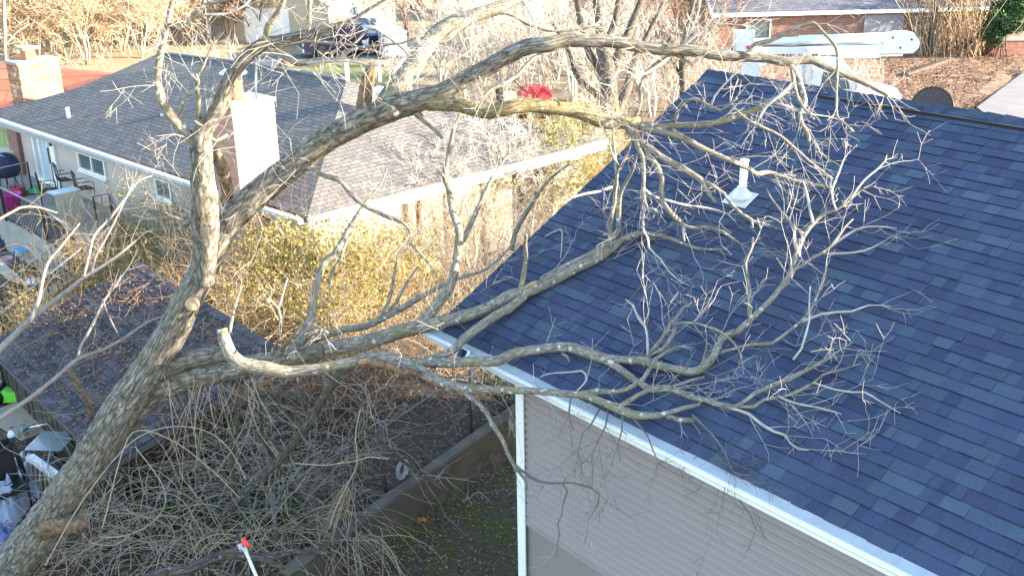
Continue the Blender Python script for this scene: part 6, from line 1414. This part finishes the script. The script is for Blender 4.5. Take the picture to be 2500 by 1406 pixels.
# ------------------------------------------------------------------ vehicles and odd things in the street
def car(label, px, py, u, col, L, H, pick, name, cat):
    c = wz(at(px, py, 0), .13); u = nrm(u); v = np.cross(Z, u); t = thing(name, label, cat, c); m = simple(name+'_paint', col, .3, .08, 2, .5)
    p = [(-L/2, .35), (L/2, .35), (L/2+.03, .75), (L/2-.1, .95), (L*.22, 1.02), (L*.10, H-.04), (-L*.06, H), (-L*.16, H-.03), (-L*.2, 1.05), (-L/2, 1.03)] if pick else [(-L/2, .35), (L/2, .35), (L/2+.03, .7), (L/2-.1, .88), (L*.24, .98), (L*.10, H-.02), (-L*.2, H), (-L*.4, 1.02), (-L/2, .95)]
    b = MB(); b.extrude(p, c-v*.9, u, Z, v, 1.8); bo = b.under('body', m, t)
    b = MB(); b.quad(c+u*L*.08-v*.905+Z*(H-.12), c-u*L*.15-v*.905+Z*(H-.12), c-u*L*.19-v*.905+Z*1.08, c+u*L*.19-v*.905+Z*1.08); b.quad(c+u*(L*.215+.02)-v*.8+Z*1.06, c+u*(L*.215+.02)+v*.8+Z*1.06, c+u*(L*.112+.02)+v*.7+Z*(H-.08), c+u*(L*.112+.02)-v*.7+Z*(H-.08)); b.under('windows', M_glass, t)
    for sx in (-.32, .32):
        for sy in (-1, 1): b = MB(); lathe(b, [(.2, -.1), (.32, -.1), (.34, 0), (.32, .1), (.2, .1)], c+u*L*sx+v*sy*.85+Z*.34, 16, v); b.under('wheel', M_tyre, t)
    for sy in (-1, 1): b = MB(); b.box(c+u*(L/2+.02)+v*sy*.65+Z*.75, .08, .35, .16, u, v, Z, bev=.02); b.under('headlight', M_white, t)
    b = MB(); b.box(c+u*(L/2+.06)+Z*.45, .12, 1.75, .2, u, v, Z, bev=.03); b.under('bumper', M_chrome, t)
    return t
car('dark navy pickup truck parked in front of the pale house across the street', 845, 138, np.array([-.93, -.36, 0]), (.008, .010, .03), 5.0, 1.75, True, 'pickup_truck', 'pickup truck')
car('maroon car half hidden behind the dark navy pickup', 850, 112, np.array([-.9, -.42, 0]), (.10, .015, .02), 4.3, 1.45, False, 'parked_car', 'car')
car('white van-like car parked on the pale drive right of the pickup', 905, 125, np.array([-.3, -.95, 0]), (.55, .58, .62), 4.6, 1.9, False, 'parked_car', 'car')
def slab(name, label, cat, px, py, z, u, sx, sy, h, mat, extra=None):
    c = gz(at(px, py, z)); u = nrm(u); v = np.cross(Z, u); t = thing(name, label, cat, c)
    b = MB(); b.box(c+Z*(h/2+.1), sx, sy, h, u, v, Z, bev=.05); b.under('body', mat, t)
    b = MB(); b.box(c+Z*(h+.14), sx+.08, sy+.08, .08, u, v, Z, bev=.02); b.box(c+Z*(h*.5)-v*(sy/2+.02), sx*.7, .03, h*.7, u, v, Z); b.under('lid', M_vinylw, t)
    for s_ in (-1, 1): b = MB(); lathe(b, [(.1, -.05), (.14, 0), (.1, .05)], c+u*s_*sx*.35-v*sy*.3+Z*.12, 12, u); b.under('wheel', M_tyre, t)
slab('utility_trailer', 'pale grey enclosed utility trailer standing in the street right of the pickup', 'trailer', 958, 140, 0, np.array([.95, .3, 0]), 1.3, 2.2, 1.3, simple('trailer_grey', (.30, .34, .38), .5))
# white satellite dish behind the grey ridge
c = at(1000, 180, 1.9); t = thing('satellite_dish', 'large white satellite dish facing right behind the grey roof ridge', 'satellite dish', wz(c, 0)); ad = nrm(np.array([-.35, -.8, .45]))
b = MB(); lathe(b, [(.0, 0), (.25, .03), (.45, .12), (.58, .24), (.60, .24), (.46, .10), (.25, .005), (0, -.03)], c, 26, ad); b.under('dish', M_white, t)
b = MB(); b.tube([c-ad*.05, wz(c, 0)], .05, 8); b.under('mast', M_chrome, t)
b = MB(); b.tube([c-Z*.5+ad*.15, c+ad*.65], .02, 6); b.box(c+ad*.66, .12, .12, .16, bev=.03); b.under('feed_arm', M_chrome, t)
# red riding mower behind the hip
c = gz(at(1285, 290, 0)); u = nrm(np.array([.95, .2, 0])); v = np.cross(Z, u); t = thing('riding_mower', 'red machine with pale cream side panel behind the grey hip roof', 'riding mower', c)
M_red = simple('red_paint', (.55, .03, .05), .4, .15, 3, .4)
k = 1.25
b = MB(); b.extrude([(-.2*k, .5*k), (.75*k, .45*k), (.85*k, .8*k), (.7*k, 1.0*k), (.0, 1.05*k), (-.25*k, .8*k)], c-v*.35, u, Z, v, .7); b.under('hood', M_red, t)
b = MB(); b.extrude([(-.95*k, .5*k), (-.3*k, .45*k), (-.3*k, .62*k), (-.75*k, .68*k), (-.85*k, 1.1*k), (-1.0*k, 1.08*k)], c-v*.3, u, Z, v, .6); b.under('seat', M_dark, t)
b = MB(); b.box(c-u*.62*k-v*.48+Z*.75*k, .42*k, .06, .42*k, u, v, Z, bev=.06); b.under('side_panel', M_cream, t)
for s_, r_ in ((-.7, .36), (.6, .26)):
    for sy in (-1, 1): b = MB(); lathe(b, [(r_*.5, -.12), (r_, -.1), (r_*1.04, 0), (r_, .1), (r_*.5, .12)], c+u*s_*k+v*sy*.5+Z*r_, 14, v); b.under('wheel', M_tyre, t)
b = MB(); b.tube([c-u*.1+Z*.9*k, c-u*.4*k+Z*1.25*k], .025, 6); lathe(b, [(.16, 0), (.19, .02), (.16, .04)], c-u*.4*k+Z*1.25*k, 14, nrm(Z-u*.5)); b.under('steering_wheel', M_dark, t)
b = MB(); b.extrude([(-1.0*k, .35), (.9*k, .3), (.9*k, .48), (-1.0*k, .52)], c-v*.5, u, Z, v, 1.0); b.under('chassis', M_red, t)
# white marker post beside the ridge
c = gz(at(928, 205, 0)); t = thing('marker_post', 'short white post on the lawn just beyond the grey roof ridge', 'post', c); b = MB(); b.box(c+Z*.5, .16, .12, 1.0, bev=.02); b.under('post', M_white, t); b = MB(); b.box(c+Z*1.03, .26, .16, .06, bev=.015); b.under('cap', M_white, t)
c = gz(at(704, 168, 0)); t = thing('boulder', 'single brown boulder on the grass verge above the grey ridge', 'boulder', c); b = MB(); n = 10
lathe(b, [(.0, -.1), (.42, 0), (.5, .18), (.36, .34), (.0, .40)], c, 11, Z); b.under('stone', simple('brown_stone', (.20, .14, .10), .9, .3, 3, .2, .5), t)
for n_ in ('straw', 'brown', 'grey', 'pale'):
    for o_ in protos[n_]:
        if o_.name not in used and not o_.get('label'):
            for ch_ in list(o_.children): bpy.data.objects.remove(ch_)
            bpy.data.objects.remove(o_)
bpy.context.view_layer.update()
